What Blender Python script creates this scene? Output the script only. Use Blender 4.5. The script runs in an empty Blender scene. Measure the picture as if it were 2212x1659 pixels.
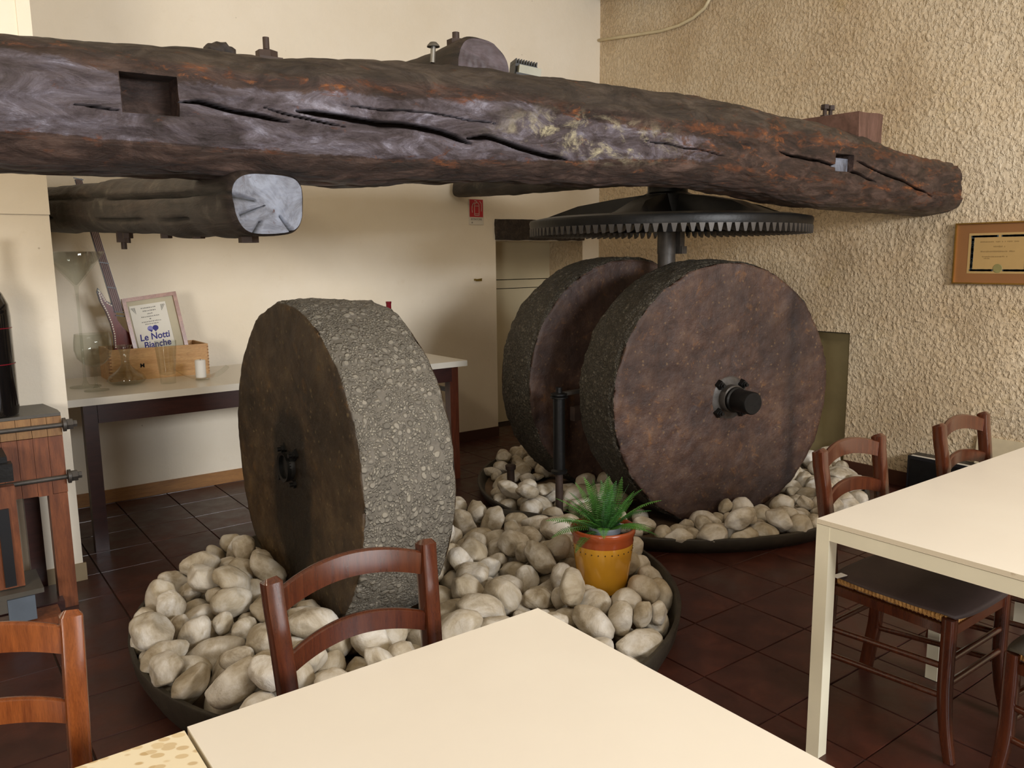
import bpy, bmesh, math, random
import numpy as np
from mathutils import Vector, Matrix, noise, Euler

# ------------------------------------------------------------------ camera, light, exposure
C = bpy.context.scene.collection
SC = bpy.context.scene
cam_d = bpy.data.cameras.new('camera'); cam = bpy.data.objects.new('camera', cam_d); C.objects.link(cam)
RT = Vector((0.8007, -0.5989, -0.0114)); UP = Vector((0.1015, 0.1169, 0.9879)); FW = Vector((0.5904, 0.7922, -0.1544))
FW = RT.cross(UP) * -1; FW.normalize(); UP = FW.cross(RT) * -1; UP.normalize()
cam.matrix_world = Matrix(((RT.x, UP.x, -FW.x, 0), (RT.y, UP.y, -FW.y, 0), (RT.z, UP.z, -FW.z, 1.52), (0, 0, 0, 1)))
cam_d.lens = 28.481; cam_d.sensor_width = 36; cam_d.clip_start = 0.02
SC.camera = cam
SC.view_settings.view_transform = 'Standard'; SC.view_settings.look = 'None'
SC.view_settings.gamma = 1.0; SC.view_settings.exposure = 0.0; SC.view_settings.use_curve_mapping = False

W = bpy.data.worlds.new('room_air'); SC.world = W; W.use_nodes = True
W.node_tree.nodes['Background'].inputs[0].default_value = (0.95, 0.9, 0.82, 1)
W.node_tree.nodes['Background'].inputs[1].default_value = 0.0

def area(name, loc, aim, sx, sy, power, col):
    d = bpy.data.lights.new(name, 'AREA'); d.shape = 'RECTANGLE'; d.size = sx; d.size_y = sy
    d.energy = power; d.color = col
    o = bpy.data.objects.new(name, d); C.objects.link(o); o.location = loc
    o.rotation_euler = (Vector(aim) - Vector(loc)).to_track_quat('-Z', 'Y').to_euler()
    return o
area('window_daylight_left', (-2.8, -1.7, 1.7), (2.2, 4.6, 1.1), 1.1, 1.1, 135, (1.0, 0.95, 0.88))
area('window_daylight_behind', (2.5, -3.0, 2.35), (2.6, 3.5, 1.2), 2.2, 0.75, 290, (0.95, 0.97, 1.0))
area('ceiling_lamp_front', (-0.8, 2.4, 3.5), (-0.2, 4.3, 1.6), 0.5, 0.5, 24, (1.0, 0.86, 0.66))
area('fill_light_middle', (1.2, -0.6, 3.3), (1.8, 1.4, 0.6), 0.9, 0.9, 16, (1.0, 0.88, 0.7))  # unseen warm fill light added above the tables

XR, YB, H = 5.16, 5.56, 3.95
random.seed(7); np.random.seed(7)
R = math.radians

# ------------------------------------------------------------------ helpers
def tag(o, label=None, cat=None, group=None, kind=None):
    if label: o['label'] = label
    if cat: o['category'] = cat
    if group: o['group'] = group
    if kind: o['kind'] = kind
    return o
def link(name, me, mat=None, parent=None, smooth=False):
    o = bpy.data.objects.new(name, me); C.objects.link(o)
    if mat is not None:
        for m in (mat if isinstance(mat, (list, tuple)) else [mat]): me.materials.append(m)
    if parent is not None: o.parent = parent
    if smooth:
        for p in me.polygons: p.use_smooth = True
    return o
def bm_obj(name, bm, mat=None, parent=None, smooth=False, bevel=0, auto=None):
    me = bpy.data.meshes.new(name)
    if bevel:
        bmesh.ops.bevel(bm, geom=[e for e in bm.edges if e.is_manifold and e.calc_face_angle(0) > 0.6], offset=bevel, segments=2, affect='EDGES', profile=0.5)
    bmesh.ops.recalc_face_normals(bm, faces=bm.faces)
    bm.to_mesh(me); bm.free()
    o = link(name, me, mat, parent, smooth)
    if auto: sharp(me, auto)
    return o
def sharp(me, deg=35):
    bm = bmesh.new(); bm.from_mesh(me)
    for f in bm.faces: f.smooth = True
    for e in bm.edges:
        if len(e.link_faces) == 2: e.smooth = e.calc_face_angle(0) < R(deg)
    bm.to_mesh(me); bm.free()
def empty(name, loc=(0, 0, 0), rz=0, **k):
    o = bpy.data.objects.new(name, None); C.objects.link(o); o.location = loc; o.rotation_euler = (0, 0, rz)
    o.empty_display_size = 0.1
    return tag(o, **k)
def copy_tree(o, parent=None):
    c = o.copy(); C.objects.link(c)
    if parent is not None: c.parent = parent
    for ch in list(o.children): copy_tree(ch, c)
    return c
def box(bm, x0, x1, y0, y1, z0, z1):
    v = [bm.verts.new(p) for p in ((x0, y0, z0), (x1, y0, z0), (x1, y1, z0), (x0, y1, z0), (x0, y0, z1), (x1, y0, z1), (x1, y1, z1), (x0, y1, z1))]
    for f in ((0, 3, 2, 1), (4, 5, 6, 7), (0, 1, 5, 4), (1, 2, 6, 5), (2, 3, 7, 6), (3, 0, 4, 7)): bm.faces.new([v[i] for i in f])
    return v
def box_obj(name, dims, mat, parent=None, bevel=0.0, auto=None):
    bm = bmesh.new(); box(bm, *dims); return bm_obj(name, bm, mat, parent, bevel=bevel, auto=auto or (40 if bevel else None))
def sweep(bm, pts, prof, frames=None, cap=True, scales=None, up=Vector((0, 0, 1))):
    """sweep a closed 2D profile along 3D points"""
    pts = [Vector(p) for p in pts]; rings = []
    for i, p in enumerate(pts):
        t = (pts[min(i + 1, len(pts) - 1)] - pts[max(i - 1, 0)]).normalized()
        a = up.cross(t)
        if a.length < 1e-4: a = Vector((1, 0, 0)).cross(t)
        a.normalize(); b = t.cross(a)
        s = scales[i] if scales else 1
        rings.append([bm.verts.new(p + (a * u + b * v) * s) for u, v in prof])
    n = len(prof)
    for i in range(len(rings) - 1):
        for j in range(n):
            bm.faces.new((rings[i][j], rings[i][(j + 1) % n], rings[i + 1][(j + 1) % n], rings[i + 1][j]))
    if cap:
        bm.faces.new(list(reversed(rings[0]))); bm.faces.new(rings[-1])
def circ(r, n=12): return [(r * math.cos(2 * math.pi * i / n), r * math.sin(2 * math.pi * i / n)) for i in range(n)]
def rect(w, h): return [(-w / 2, -h / 2), (w / 2, -h / 2), (w / 2, h / 2), (-w / 2, h / 2)]
def tube(bm, a, b, r, n=12, r2=None): sweep(bm, [a, b], circ(r, n), scales=[1, (r2 / r) if r2 else 1])
def lathe(bm, prof, n=32, center=(0, 0, 0), axis='z', close=False):
    rings = []; c = Vector(center)
    for r, z in prof:
        if r < 1e-6: rings.append([bm.verts.new(c + Vector((0, 0, z)))])
        else: rings.append([bm.verts.new(c + Vector((r * math.cos(2 * math.pi * i / n), r * math.sin(2 * math.pi * i / n), z))) for i in range(n)])
    for k in range(len(rings) - 1):
        A, B = rings[k], rings[k + 1]
        for i in range(n):
            j = (i + 1) % n
            if len(A) == 1 and len(B) == 1: continue
            if len(A) == 1: bm.faces.new((A[0], B[i], B[j]))
            elif len(B) == 1: bm.faces.new((A[i], A[j], B[0]))
            else: bm.faces.new((A[i], A[j], B[j], B[i]))
def fbm(p, s, o=3): return noise.fractal(Vector(p) * s, 1.0, 2.0, o, noise_basis='PERLIN_ORIGINAL')
def jitter(bm, amp, scale, seed=0.0, stretch=(1, 1, 1)):
    bm.normal_update()
    for v in bm.verts:
        q = Vector((v.co.x * stretch[0] + seed, v.co.y * stretch[1], v.co.z * stretch[2]))
        v.co += v.normal * fbm(q, scale) * amp
def hexnut(bm, c, axis, r, h, n=6):
    c = Vector(c); a = Vector(axis).normalized(); sweep(bm, [c, c + a * h], circ(r, n))

# ------------------------------------------------------------------ materials
class NT:
    def __init__(s, name, rough=0.6, metal=0.0, spec=0.5, coat=0.0):
        s.m = bpy.data.materials.new(name); s.m.use_nodes = True; s.t = s.m.node_tree; s.n = s.t.nodes
        s.b = s.n['Principled BSDF']; s.b.inputs['Roughness'].default_value = rough; s.b.inputs['Metallic'].default_value = metal
        s.b.inputs['Specular IOR Level'].default_value = spec; s.b.inputs['Coat Weight'].default_value = coat
        s.b.inputs['Coat Roughness'].default_value = 0.15
        s.tc = s.n.new('ShaderNodeTexCoord'); s.co = s.tc.outputs['Object']
    def L(s, a, b): s.t.links.new(a, b)
    def map(s, sc=(1, 1, 1), rot=(0, 0, 0), src=None):
        m = s.n.new('ShaderNodeMapping'); m.inputs['Scale'].default_value = sc; m.inputs['Rotation'].default_value = rot
        s.L(src or s.co, m.inputs['Vector']); return m.outputs[0]
    def noise(s, scale, detail=4, rough=0.55, src=None, dist=0.0):
        n = s.n.new('ShaderNodeTexNoise'); n.inputs['Scale'].default_value = scale; n.inputs['Detail'].default_value = detail
        n.inputs['Roughness'].default_value = rough; n.inputs['Distortion'].default_value = dist
        s.L(src or s.co, n.inputs['Vector']); return n.outputs['Fac']
    def voro(s, scale, feature='F1', src=None, out='Distance', rnd=1.0):
        n = s.n.new('ShaderNodeTexVoronoi'); n.feature = feature; n.inputs['Scale'].default_value = scale
        n.inputs['Randomness'].default_value = rnd
        s.L(src or s.co, n.inputs['Vector']); return n.outputs[out]
    def ramp(s, f, stops, interp='LINEAR'):
        r = s.n.new('ShaderNodeValToRGB'); cr = r.color_ramp; cr.interpolation = interp
        while len(cr.elements) < len(stops): cr.elements.new(0.5)
        for e, (p, c) in zip(cr.elements, stops): e.position = p; e.color = (*c, 1) if not isinstance(c, (int, float)) else (c, c, c, 1)
        s.L(f, r.inputs[0]); return r.outputs[0]
    def mix(s, f, a, b, mode='MIX'):
        m = s.n.new('ShaderNodeMix'); m.data_type = 'RGBA'; m.blend_type = mode
        for k, v in ((0, f), (6, a), (7, b)):
            if isinstance(v, (int, float)): m.inputs[k].default_value = v if k == 0 else (v, v, v, 1)
            elif isinstance(v, tuple): m.inputs[k].default_value = (*v, 1)
            else: s.L(v, m.inputs[k])
        return m.outputs[2]
    def math(s, op, a, b=0.5, clamp=False):
        m = s.n.new('ShaderNodeMath'); m.operation = op; m.use_clamp = clamp
        for k, v in ((0, a), (1, b)):
            if isinstance(v, (int, float)): m.inputs[k].default_value = v
            else: s.L(v, m.inputs[k])
        return m.outputs[0]
    def bump(s, h, strength=0.5, dist=0.01, prev=None):
        b = s.n.new('ShaderNodeBump'); b.inputs['Strength'].default_value = strength; b.inputs['Distance'].default_value = dist
        s.L(h, b.inputs['Height'])
        if prev is not None: s.L(prev, b.inputs['Normal'])
        s.L(b.outputs[0], s.b.inputs['Normal']); return b.outputs[0]
    def attr(s, name):
        a = s.n.new('ShaderNodeAttribute'); a.attribute_name = name; return a.outputs['Fac']
    def rnd(s): return s.n.new('ShaderNodeObjectInfo').outputs['Random']
    def sep(s, k, src=None):
        n = s.n.new('ShaderNodeSeparateXYZ'); s.L(src or s.co, n.inputs[0]); return n.outputs[k]
    def col(s, c):
        if isinstance(c, tuple): s.b.inputs['Base Color'].default_value = (*c, 1)
        else: s.L(c, s.b.inputs['Base Color'])
        return s
    def rough(s, v): s.L(v, s.b.inputs['Roughness'])
def hexc(h):
    h = h.lstrip('#'); v = [int(h[i:i + 2], 16) / 255 for i in (0, 2, 4)]
    return tuple(c / 12.92 if c <= 0.04045 else ((c + 0.055) / 1.055) ** 2.4 for c in v)
def plain(name, c, rough=0.6, metal=0.0, var=0.12, scale=8, bump=0.0, bscale=60, coat=0.0, spec=0.5):
    k = NT(name, rough, metal, spec, coat); c = hexc(c) if isinstance(c, str) else c
    f = k.noise(scale, 5); lo = tuple(x * (1 - var) for x in c); hi = tuple(min(1, x * (1 + var)) for x in c)
    k.col(k.ramp(f, [(0.3, lo), (0.7, hi)]))
    if bump: k.bump(k.noise(bscale, 6), bump, 0.004)
    return k.m
def wood(name, c1, c2, grain=(1, 1, 12), rough=0.35, coat=0.3, scale=6, bump=0.08, dark=None):
    k = NT(name, rough, 0, 0.5, coat); c1, c2 = hexc(c1), hexc(c2)
    v = k.map(grain); f = k.noise(scale, 8, 0.6, v, 0.6)
    g = k.noise(scale * 9, 3, 0.6, v)
    c = k.ramp(f, [(0.3, c1), (0.72, c2)]); c = k.mix(k.math('MULTIPLY', k.ramp(g, [(0.45, 0), (0.7, 1)]), 0.35), c, tuple(x * 0.45 for x in c1))
    k.col(c); k.bump(g, bump, 0.002); return k.m

M = {}
# smooth cream plaster
k = NT('cream_wall', 0.75, spec=0.25); f = k.noise(1.3, 5, 0.6); g = k.noise(7, 6, 0.7)
c = k.ramp(f, [(0.3, hexc('#e8dcc6')), (0.7, hexc('#f0e6d4'))]); c = k.mix(k.ramp(g, [(0.62, 0), (0.8, 0.25)]), c, hexc('#cdb691'))
s = k.voro(5.0, 'F1'); c = k.mix(k.ramp(s, [(0.012, 0.5), (0.03, 0)]), c, hexc('#8d7a5e')); k.col(c)
n1 = k.bump(k.noise(9, 6, 0.65), 0.35, 0.012); k.bump(k.noise(70, 4, 0.6), 0.18, 0.003, n1); M['wall'] = k.m
# rough trowelled plaster
k = NT('rough_plaster', 0.62, spec=0.35)
v = k.map((1, 1, 0.8)); f = k.noise(1.1, 5, 0.6)
c = k.ramp(f, [(0.3, hexc('#c2a987')), (0.5, hexc('#d2bd9d')), (0.7, hexc('#dccbaf'))])
g = k.noise(30, 4, 0.6, v); c = k.mix(k.ramp(g, [(0.3, 0.22), (0.55, 0)]), c, hexc('#a98c5c'))
c = k.mix(k.ramp(k.noise(2.7, 6, 0.7), [(0.62, 0), (0.78, 0.35)]), c, hexc('#c6ab6c')); k.col(c)
k.bump(k.ramp(k.noise(52, 3, 0.6, v, 0.0), [(0.47, 0), (0.70, 1)]), 0.85, 0.009)
M['plaster'] = k.m
M['panel'] = plain('cream_panel', '#cfc3a3', 0.6, var=0.05, scale=3)
M['niche'] = plain('olive_cream_plaster', '#a99a72', 0.8, var=0.15, scale=3, bump=0.2)
M['unseen'] = plain('ochre_brown_wall', '#7d6b52', 0.9, var=0.05)
M['ceiling'] = plain('ceiling_plaster', '#e6dac2', 0.9, var=0.05)
# terracotta tile
k = NT('terracotta_tile', 0.3, spec=0.5, coat=0.15); f = k.noise(5, 7, 0.65); r = k.rnd()
c = k.ramp(f, [(0.28, hexc('#2b140e')), (0.55, hexc('#441f15')), (0.78, hexc('#5f2e1d'))])
c = k.mix(k.math('MULTIPLY', r, 0.5), c, hexc('#2e1711')); k.col(c)
k.rough(k.ramp(k.noise(9, 5), [(0.3, 0.34), (0.7, 0.55)])); k.bump(k.noise(22, 5, 0.6), 0.16, 0.004); M['tile'] = k.m
M['grout'] = plain('dark_grout', '#2a1c15', 0.9)
M['skirt'] = wood('orange_brown_skirting', '#8a5f33', '#a8763f', (0.6, 6, 6), 0.5, 0.05)
M['skirt_dark'] = plain('brown_skirting', '#4a2b1c', 0.5)
M['skirt_grey'] = plain('greyed_skirting', '#9a8768', 0.6)
# hewn beam
k = NT('aged_oak_beam', 0.42, spec=0.5)
v = k.map((1.5, 4.2, 4.2)); v2 = k.map((2.6, 5, 5))
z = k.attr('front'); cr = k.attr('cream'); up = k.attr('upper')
n1 = k.noise(3.0, 12, 0.74, v, 0.9); n2 = k.noise(2.8, 10, 0.74, v2, 1.2); n3 = k.noise(4.5, 8, 0.62, None, 0.5)
base = k.ramp(n1, [(0.34, hexc('#1e1512')), (0.5, hexc('#43312a')), (0.64, hexc('#6a5349'))])
grey = k.ramp(n1, [(0.36, hexc('#352a2a')), (0.48, hexc('#5b5054')), (0.57, hexc('#787079')), (0.68, hexc('#b3b0c0'))])  # window sheen on the front face, painted in as grey-violet tones
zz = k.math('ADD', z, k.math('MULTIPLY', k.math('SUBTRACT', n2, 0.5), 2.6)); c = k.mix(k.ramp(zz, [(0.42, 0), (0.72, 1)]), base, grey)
dust = k.ramp(n1, [(0.36, hexc('#231b16')), (0.5, hexc('#41372e')), (0.64, hexc('#5c5145'))])
c = k.mix(k.math('MULTIPLY', k.ramp(k.math('ADD', up, k.math('MULTIPLY', k.math('SUBTRACT', n3, 0.5), 0.9)), [(0.45, 0), (0.8, 1)]), 0.85), c, dust)
rust = k.attr('rust'); ro = k.math('MULTIPLY', k.ramp(k.math('ADD', k.noise(9, 9, 0.76, k.map((1, 2.4, 2.4)), 0.6), k.math('MULTIPLY', rust, 0.09)), [(0.61, 0), (0.69, 1)]), 0.85)
c = k.mix(ro, c, k.ramp(n2, [(0.36, hexc('#4a2c1c')), (0.54, hexc('#7a4628')), (0.66, hexc('#c07538'))]))
cm = k.math('MULTIPLY', k.ramp(k.noise(7, 9, 0.78, k.map((1.0, 1, 1.7)), 0.7), [(0.50, 0), (0.64, 1)]), cr)
c = k.mix(cm, c, hexc('#d8cda8')); c = k.mix(k.attr('crack'), c, (0.006, 0.004, 0.003)); k.col(c)
k.rough(k.ramp(n3, [(0.3, 0.30), (0.7, 0.58)]))
k.L(k.math('MULTIPLY', k.math('SUBTRACT', 1.0, k.attr('crack')), 0.5), k.b.inputs['Specular IOR Level'])
b1 = k.bump(n1, 0.9, 0.03); b2 = k.bump(k.noise(9, 8, 0.7, v2, 1.0), 0.8, 0.014, b1); M['beam'] = k.m
# dark old log
k = NT('dark_log_wood', 0.6); v = k.map((7, 0.9, 7)); n1 = k.noise(3.2, 9, 0.68, v, 0.8); n3 = k.noise(6, 8, 0.65)
c = k.ramp(n1, [(0.34, hexc('#130e0b')), (0.52, hexc('#2b211b')), (0.68, hexc('#44382f'))])
c = k.mix(k.ramp(n3, [(0.58, 0), (0.68, 0.6)]), c, hexc('#5f584d')); c = k.mix(k.attr('crack'), c, (0.005, 0.004, 0.003)); k.col(c); k.bump(n1, 0.6, 0.015); M['log'] = k.m
k = NT('grey_painted_end_grain', 0.5); n1 = k.noise(9, 9, 0.7, None, 1.0)
c = k.ramp(n1, [(0.30, hexc('#3d393b')), (0.45, hexc('#63656e')), (0.62, hexc('#828896'))]); c = k.mix(k.ramp(k.noise(14, 6, 0.7, None, 1.5), [(0.62, 0), (0.68, 1)]), c, hexc('#4a2d22'))
c = k.mix(k.attr('crack'), c, (0.01, 0.008, 0.006)); k.col(c); k.bump(n1, 0.6, 0.01); M['endgrain'] = k.m
k = NT('violet_grey_end_grain', 0.55); n1 = k.noise(6, 9, 0.7, k.map((1, 1, 5)), 0.6)
k.col(k.ramp(n1, [(0.3, hexc('#352a2a')), (0.7, hexc('#5d5257'))])); k.bump(n1, 0.5, 0.008); M['endgrain2'] = k.m
M['block'] = wood('brown_wood_block', '#4e3428', '#76564a', (8, 1, 1), 0.6, 0.0, bump=0.3)
# millstones: attribute tread blends a rim stone into a face stone
def stone(name, tread_c, face_c, pebble, rusty, patch):
    k = NT(name, 0.6, spec=0.4); t = k.attr('tread'); n = k.noise(7, 9, 0.7); n2 = k.noise(2.2, 7, 0.65)
    tt = k.ramp(k.math('ADD', t, k.math('MULTIPLY', k.math('SUBTRACT', n, 0.5), 0.5)), [(0.42, 0), (0.58, 1)])
    wv = k.n.new('ShaderNodeVectorMath'); wv.operation = 'MULTIPLY_ADD'
    nn = k.n.new('ShaderNodeTexNoise'); nn.inputs['Scale'].default_value = 9; k.L(k.co, nn.inputs['Vector'])
    k.L(nn.outputs['Color'], wv.inputs[0]); wv.inputs[1].default_value = (0.05, 0.05, 0.05); k.L(k.co, wv.inputs[2])
    src = wv.outputs[0]
    pc = k.voro(pebble, 'F1', src, 'Color'); pd = k.voro(pebble, 'F1', src); pc2 = k.voro(pebble * 2.3, 'F1', src, 'Color'); pd2 = k.voro(pebble * 2.3, 'F1', src)
    a = k.ramp(k.sep(0, pc), [(0.0, hexc(tread_c[0])), (0.4, hexc(tread_c[1])), (0.75, hexc(tread_c[2])), (1.0, hexc(tread_c[3]))])
    a2 = k.ramp(k.sep(1, pc2), [(0.0, hexc(tread_c[0])), (0.5, hexc(tread_c[1])), (1.0, hexc(tread_c[3]))])
    mask = k.ramp(k.sep(2, pc), [(0.62, 0), (0.66, 1)], 'CONSTANT')
    a = k.mix(mask, a2, a)
    mort = k.mix(mask, k.ramp(pd2, [(0.35, 0), (0.62, 1)]), k.ramp(pd, [(0.38, 0), (0.58, 1)]))
    a = k.mix(k.math('MULTIPLY', mort, 0.75), a, hexc(tread_c[4]))
    a = k.mix(k.ramp(n, [(0.35, 0.45), (0.6, 0)]), a, hexc(tread_c[5]))
    f = k.ramp(n, [(0.3, hexc(face_c[0])), (0.5, hexc(face_c[1])), (0.72, hexc(face_c[2]))])
    f = k.mix(k.ramp(n2, [(0.40, 0), (0.60, patch)]), f, hexc(face_c[3]))
    f = k.mix(k.math('MULTIPLY', k.ramp(k.noise(13, 7, 0.72, None, 0.6), [(0.58, 0), (0.72, 1)]), rusty), f, hexc(face_c[4]))
    f = k.mix(k.ramp(k.voro(26, 'F1', src), [(0.10, 0.5), (0.2, 0)]), f, hexc(face_c[5]))
    f = k.mix(k.math('MULTIPLY', k.attr('oil'), 0.85), f, hexc(face_c[6]))
    k.col(k.mix(tt, f, a))
    hb = k.mix(tt, k.math('MULTIPLY', n, 1.0), k.math('MULTIPLY', k.math('SUBTRACT', 1.0, mort), 0.8))
    b1 = k.bump(hb, 0.75, 0.012); k.bump(k.noise(45, 6, 0.7), 0.5, 0.006, b1)
    k.rough(k.mix(tt, k.ramp(n2, [(0.3, 0.36), (0.7, 0.6)]), 0.75)); return k.m
M['mill_near'] = stone('conglomerate_millstone', ['#5d584e', '#827c70', '#8a8376', '#918a7b', '#59534a', '#6b655a'],
                       ['#2a1f14', '#4b3a27', '#67543a', '#231a10', '#7a5524', '#7c6b4a', '#15100a'], 44, 0.5, 0.6)
M['mill_far'] = stone('oil_stained_millstone', ['#3a352b', '#4f493d', '#5d564a', '#6d675a', '#2d281f', '#39332a'],
                      ['#2a1d19', '#4d372d', '#6b5241', '#33251f', '#85592e', '#7d6242', '#211817'], 46, 0.6, 0.5)
# river stones
k = NT('white_river_stone', 0.55, spec=0.4); r = k.rnd(); n = k.noise(9, 7, 0.65, None, 0.6)
add = k.n.new('ShaderNodeVectorMath'); add.operation = 'ADD'; k.L(k.co, add.inputs[0]); cmb = k.n.new('ShaderNodeCombineXYZ'); k.L(k.math('MULTIPLY', r, 40.0), cmb.inputs[0]); k.L(cmb.outputs[0], add.inputs[1])
n = k.noise(9, 7, 0.65, add.outputs[0], 0.5); n2 = k.noise(22, 7, 0.7, add.outputs[0], 0.5)
c = k.ramp(n, [(0.32, hexc('#84755d')), (0.46, hexc('#b6aa96')), (0.60, hexc('#dad4ca')), (0.75, hexc('#ebe8e2'))])
c = k.mix(k.ramp(n2, [(0.58, 0), (0.72, 0.6)]), c, hexc('#85765d')); c = k.mix(k.math('MULTIPLY', r, 0.5), c, hexc('#a39478')); k.col(c)
k.bump(n, 0.5, 0.012, k.bump(n2, 0.6, 0.008)); M['pebble'] = k.m
M['pan_iron'] = plain('dark_pan_iron', '#3b352c', 0.5, 0.3, 0.3, 12, 0.3)
M['pan_floor'] = plain('brown_pan_bed', '#5a4633', 0.8, 0, 0.3, 9, 0.3)
M['iron'] = plain('black_iron', '#1f1e1d', 0.42, 0.55, 0.25, 14, 0.2)
M['iron_grey'] = plain('worn_grey_iron', '#4a4540', 0.5, 0.4, 0.3, 16, 0.25)
M['rust_iron'] = plain('rusty_iron', '#3d2e26', 0.65, 0.2, 0.3, 16, 0.3)
M['steel'] = plain('dull_steel', '#6b6862', 0.4, 0.7, 0.15, 10)
M['lamp_glass'] = plain('ribbed_lamp_glass', '#85826f', 0.25, 0, 0.1, 20)
# furniture
k = NT('cream_laminate', 0.28, spec=0.5); f = k.noise(2.2, 4); c = k.ramp(f, [(0.3, hexc('#e0d7c8')), (0.7, hexc('#e6decf'))]); k.col(c)
k.bump(k.noise(3, 3), 0.05, 0.004); M['laminate'] = k.m
k = NT('cream_laminate_edge', 0.45); k.col(k.mix(k.ramp(k.noise(14, 7, 0.7), [(0.6, 0), (0.68, 0.7)]), hexc('#dfd3ba'), hexc('#9a7f58'))); M['lam_edge'] = k.m
M['leg_white'] = plain('ivory_painted_metal', '#e6dfc6', 0.35, var=0.03)
k = NT('pebble_print_laminate', 0.3); v = k.map((1.0, 1.0, 1.0), (0, 0, 0.5)); v = k.map((38, 62, 1), (0, 0, 0), v)
d = k.voro(1.0, 'F1', v); pc = k.voro(1.0, 'F1', v, 'Color')
c = k.ramp(k.sep(0, pc), [(0, hexc('#cbb38a')), (0.5, hexc('#dcc79e')), (1, hexc('#c2a677'))])
k.col(k.mix(k.ramp(d, [(0.38, 0), (0.46, 1)]), c, hexc('#eadcbc'))); M['mosaic'] = k.m
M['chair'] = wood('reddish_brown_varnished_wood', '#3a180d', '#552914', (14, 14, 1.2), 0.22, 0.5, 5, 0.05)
M['chair_lit'] = wood('lit_varnished_wood', '#5f2e14', '#85481f', (14, 14, 1.2), 0.24, 0.45, 5, 0.05)  # lighter copy of the chair wood: the light on it is in the colour
k = NT('woven_rush', 0.7); v = k.map((1, 1, 1)); k.col(k.ramp(k.noise(60, 4), [(0.3, hexc('#8a5c2c')), (0.7, hexc('#c99a58'))])); k.bump(k.noise(80, 3), 0.4, 0.003); M['rush'] = k.m
M['cushion'] = plain('dark_brown_fabric', '#3d2f2b', 0.65, 0, 0.15, 12, 0.15, 200)
M['white_tag'] = plain('white_cloth_tag', '#eceae6', 0.7, var=0.03)
M['tie'] = plain('black_cloth_tie', '#171513', 0.8)
M['dark_wood'] = wood('dark_mahogany', '#2b1512', '#3e201b', (1.5, 10, 10), 0.35, 0.2)
M['leg_wood_lit'] = wood('lit_reddish_leg_wood', '#4a2416', '#6a3520', (10, 10, 1), 0.35, 0.2)  # redder, lighter leg wood: light falling on the leg put into its colour
M['white_top'] = plain('white_worktop', '#d9d3c6', 0.3, var=0.03)
M['pine'] = wood('pale_pine', '#b98a57', '#d3a873', (1.2, 5, 9), 0.55, 0.0, 5, 0.05)
M['plank'] = wood('orange_oiled_plank', '#5c2f17', '#884d29', (10, 10, 1.0), 0.45, 0.15, 5, 0.1)
M['plank_pale'] = wood('worn_pale_plank', '#7d5730', '#9c7444', (10, 10, 1.0), 0.5, 0.1, 5, 0.1)
M['press_top'] = plain('dusty_dark_top', '#4f4a42', 0.45, 0.1, 0.15, 5, 0.1)
M['frame_wood'] = wood('copper_brown_frame', '#84523a', '#b07f62', (4, 4, 4), 0.35, 0.3)
M['paper'] = plain('off_white_paper', '#ded9cc', 0.7, var=0.03)
M['mat_board'] = plain('beige_mount_board', '#bdb398', 0.7, var=0.05)
M['ink_blue'] = plain('violet_blue_ink', '#33307c', 0.7)
M['ink_lilac'] = plain('lilac_ink', '#8d8bc0', 0.7)
M['ink_grey'] = plain('grey_ink', '#8a877f', 0.8)
M['ink_faint'] = plain('faint_brown_ink', '#8f7345', 0.8)
M['gold'] = plain('gold_frame', '#c99a4c', 0.25, 0.85, 0.1)
M['mat_tan'] = plain('tan_mount', '#8c6039', 0.45, var=0.08, scale=3)
M['cert_paper'] = plain('aged_certificate_paper', '#b3925c', 0.6, var=0.05)
M['cert_blue'] = plain('slate_blue_border', '#3c4648', 0.7, var=0.5, scale=60)
M['seal'] = plain('green_gold_seal', '#8a8150', 0.5)
M['pot_yellow'] = plain('yellow_glazed_clay', '#dca030', 0.16, 0, 0.06, 5, 0.04, 12, 0.6)
M['pot_red'] = plain('terracotta_glazed_rim', '#a04a24', 0.25, 0, 0.15, 9, 0.1, 30, 0.4)
M['pot_dot'] = plain('dark_glaze_dot', '#4c3212', 0.5)
M['pot_grey'] = plain('grey_plastic_pot', '#8f959d', 0.5)
M['soil'] = plain('dark_soil', '#20150e', 0.9, bump=0.5)
k = NT('fern_leaf', 0.45); k.b.inputs['Subsurface Weight'].default_value = 0.0
k.col(k.mix(k.rnd(), k.ramp(k.noise(6, 3), [(0.3, hexc('#17401a')), (0.7, hexc('#2f6426'))]), hexc('#4c7f2e'))); M['fern'] = k.m
k = NT('clear_glass', 0.02)   # thin clear glass: see-through with a Fresnel sheen
tr_ = k.n.new('ShaderNodeBsdfTransparent'); tr_.inputs[0].default_value = (0.93, 0.94, 0.92, 1); gl_ = k.n.new('ShaderNodeBsdfGlossy'); gl_.inputs['Roughness'].default_value = 0.03
lw_ = k.n.new('ShaderNodeLayerWeight'); lw_.inputs[0].default_value = 0.5; ms_ = k.n.new('ShaderNodeMixShader'); k.L(k.math('ADD', 0.035, k.math('MULTIPLY', 0.35, k.math('POWER', lw_.outputs['Facing'], 4.0))), ms_.inputs[0]); k.L(tr_.outputs[0], ms_.inputs[1]); k.L(gl_.outputs[0], ms_.inputs[2])
k.L(ms_.outputs[0], k.n['Material Output'].inputs['Surface']); M['glass'] = k.m
k = NT('black_glass', 0.07, spec=0.6, coat=0.4); k.col((0.006, 0.005, 0.005)); M['black_glass'] = k.m
M['red_wax'] = plain('dark_red_foil', '#7a1424', 0.35)
M['wax'] = plain('white_wax', '#efece6', 0.5, var=0.02)
M['bass_red'] = wood('red_mahogany_body', '#5c1f14', '#7c3020', (10, 10, 2), 0.25, 0.5)
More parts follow.
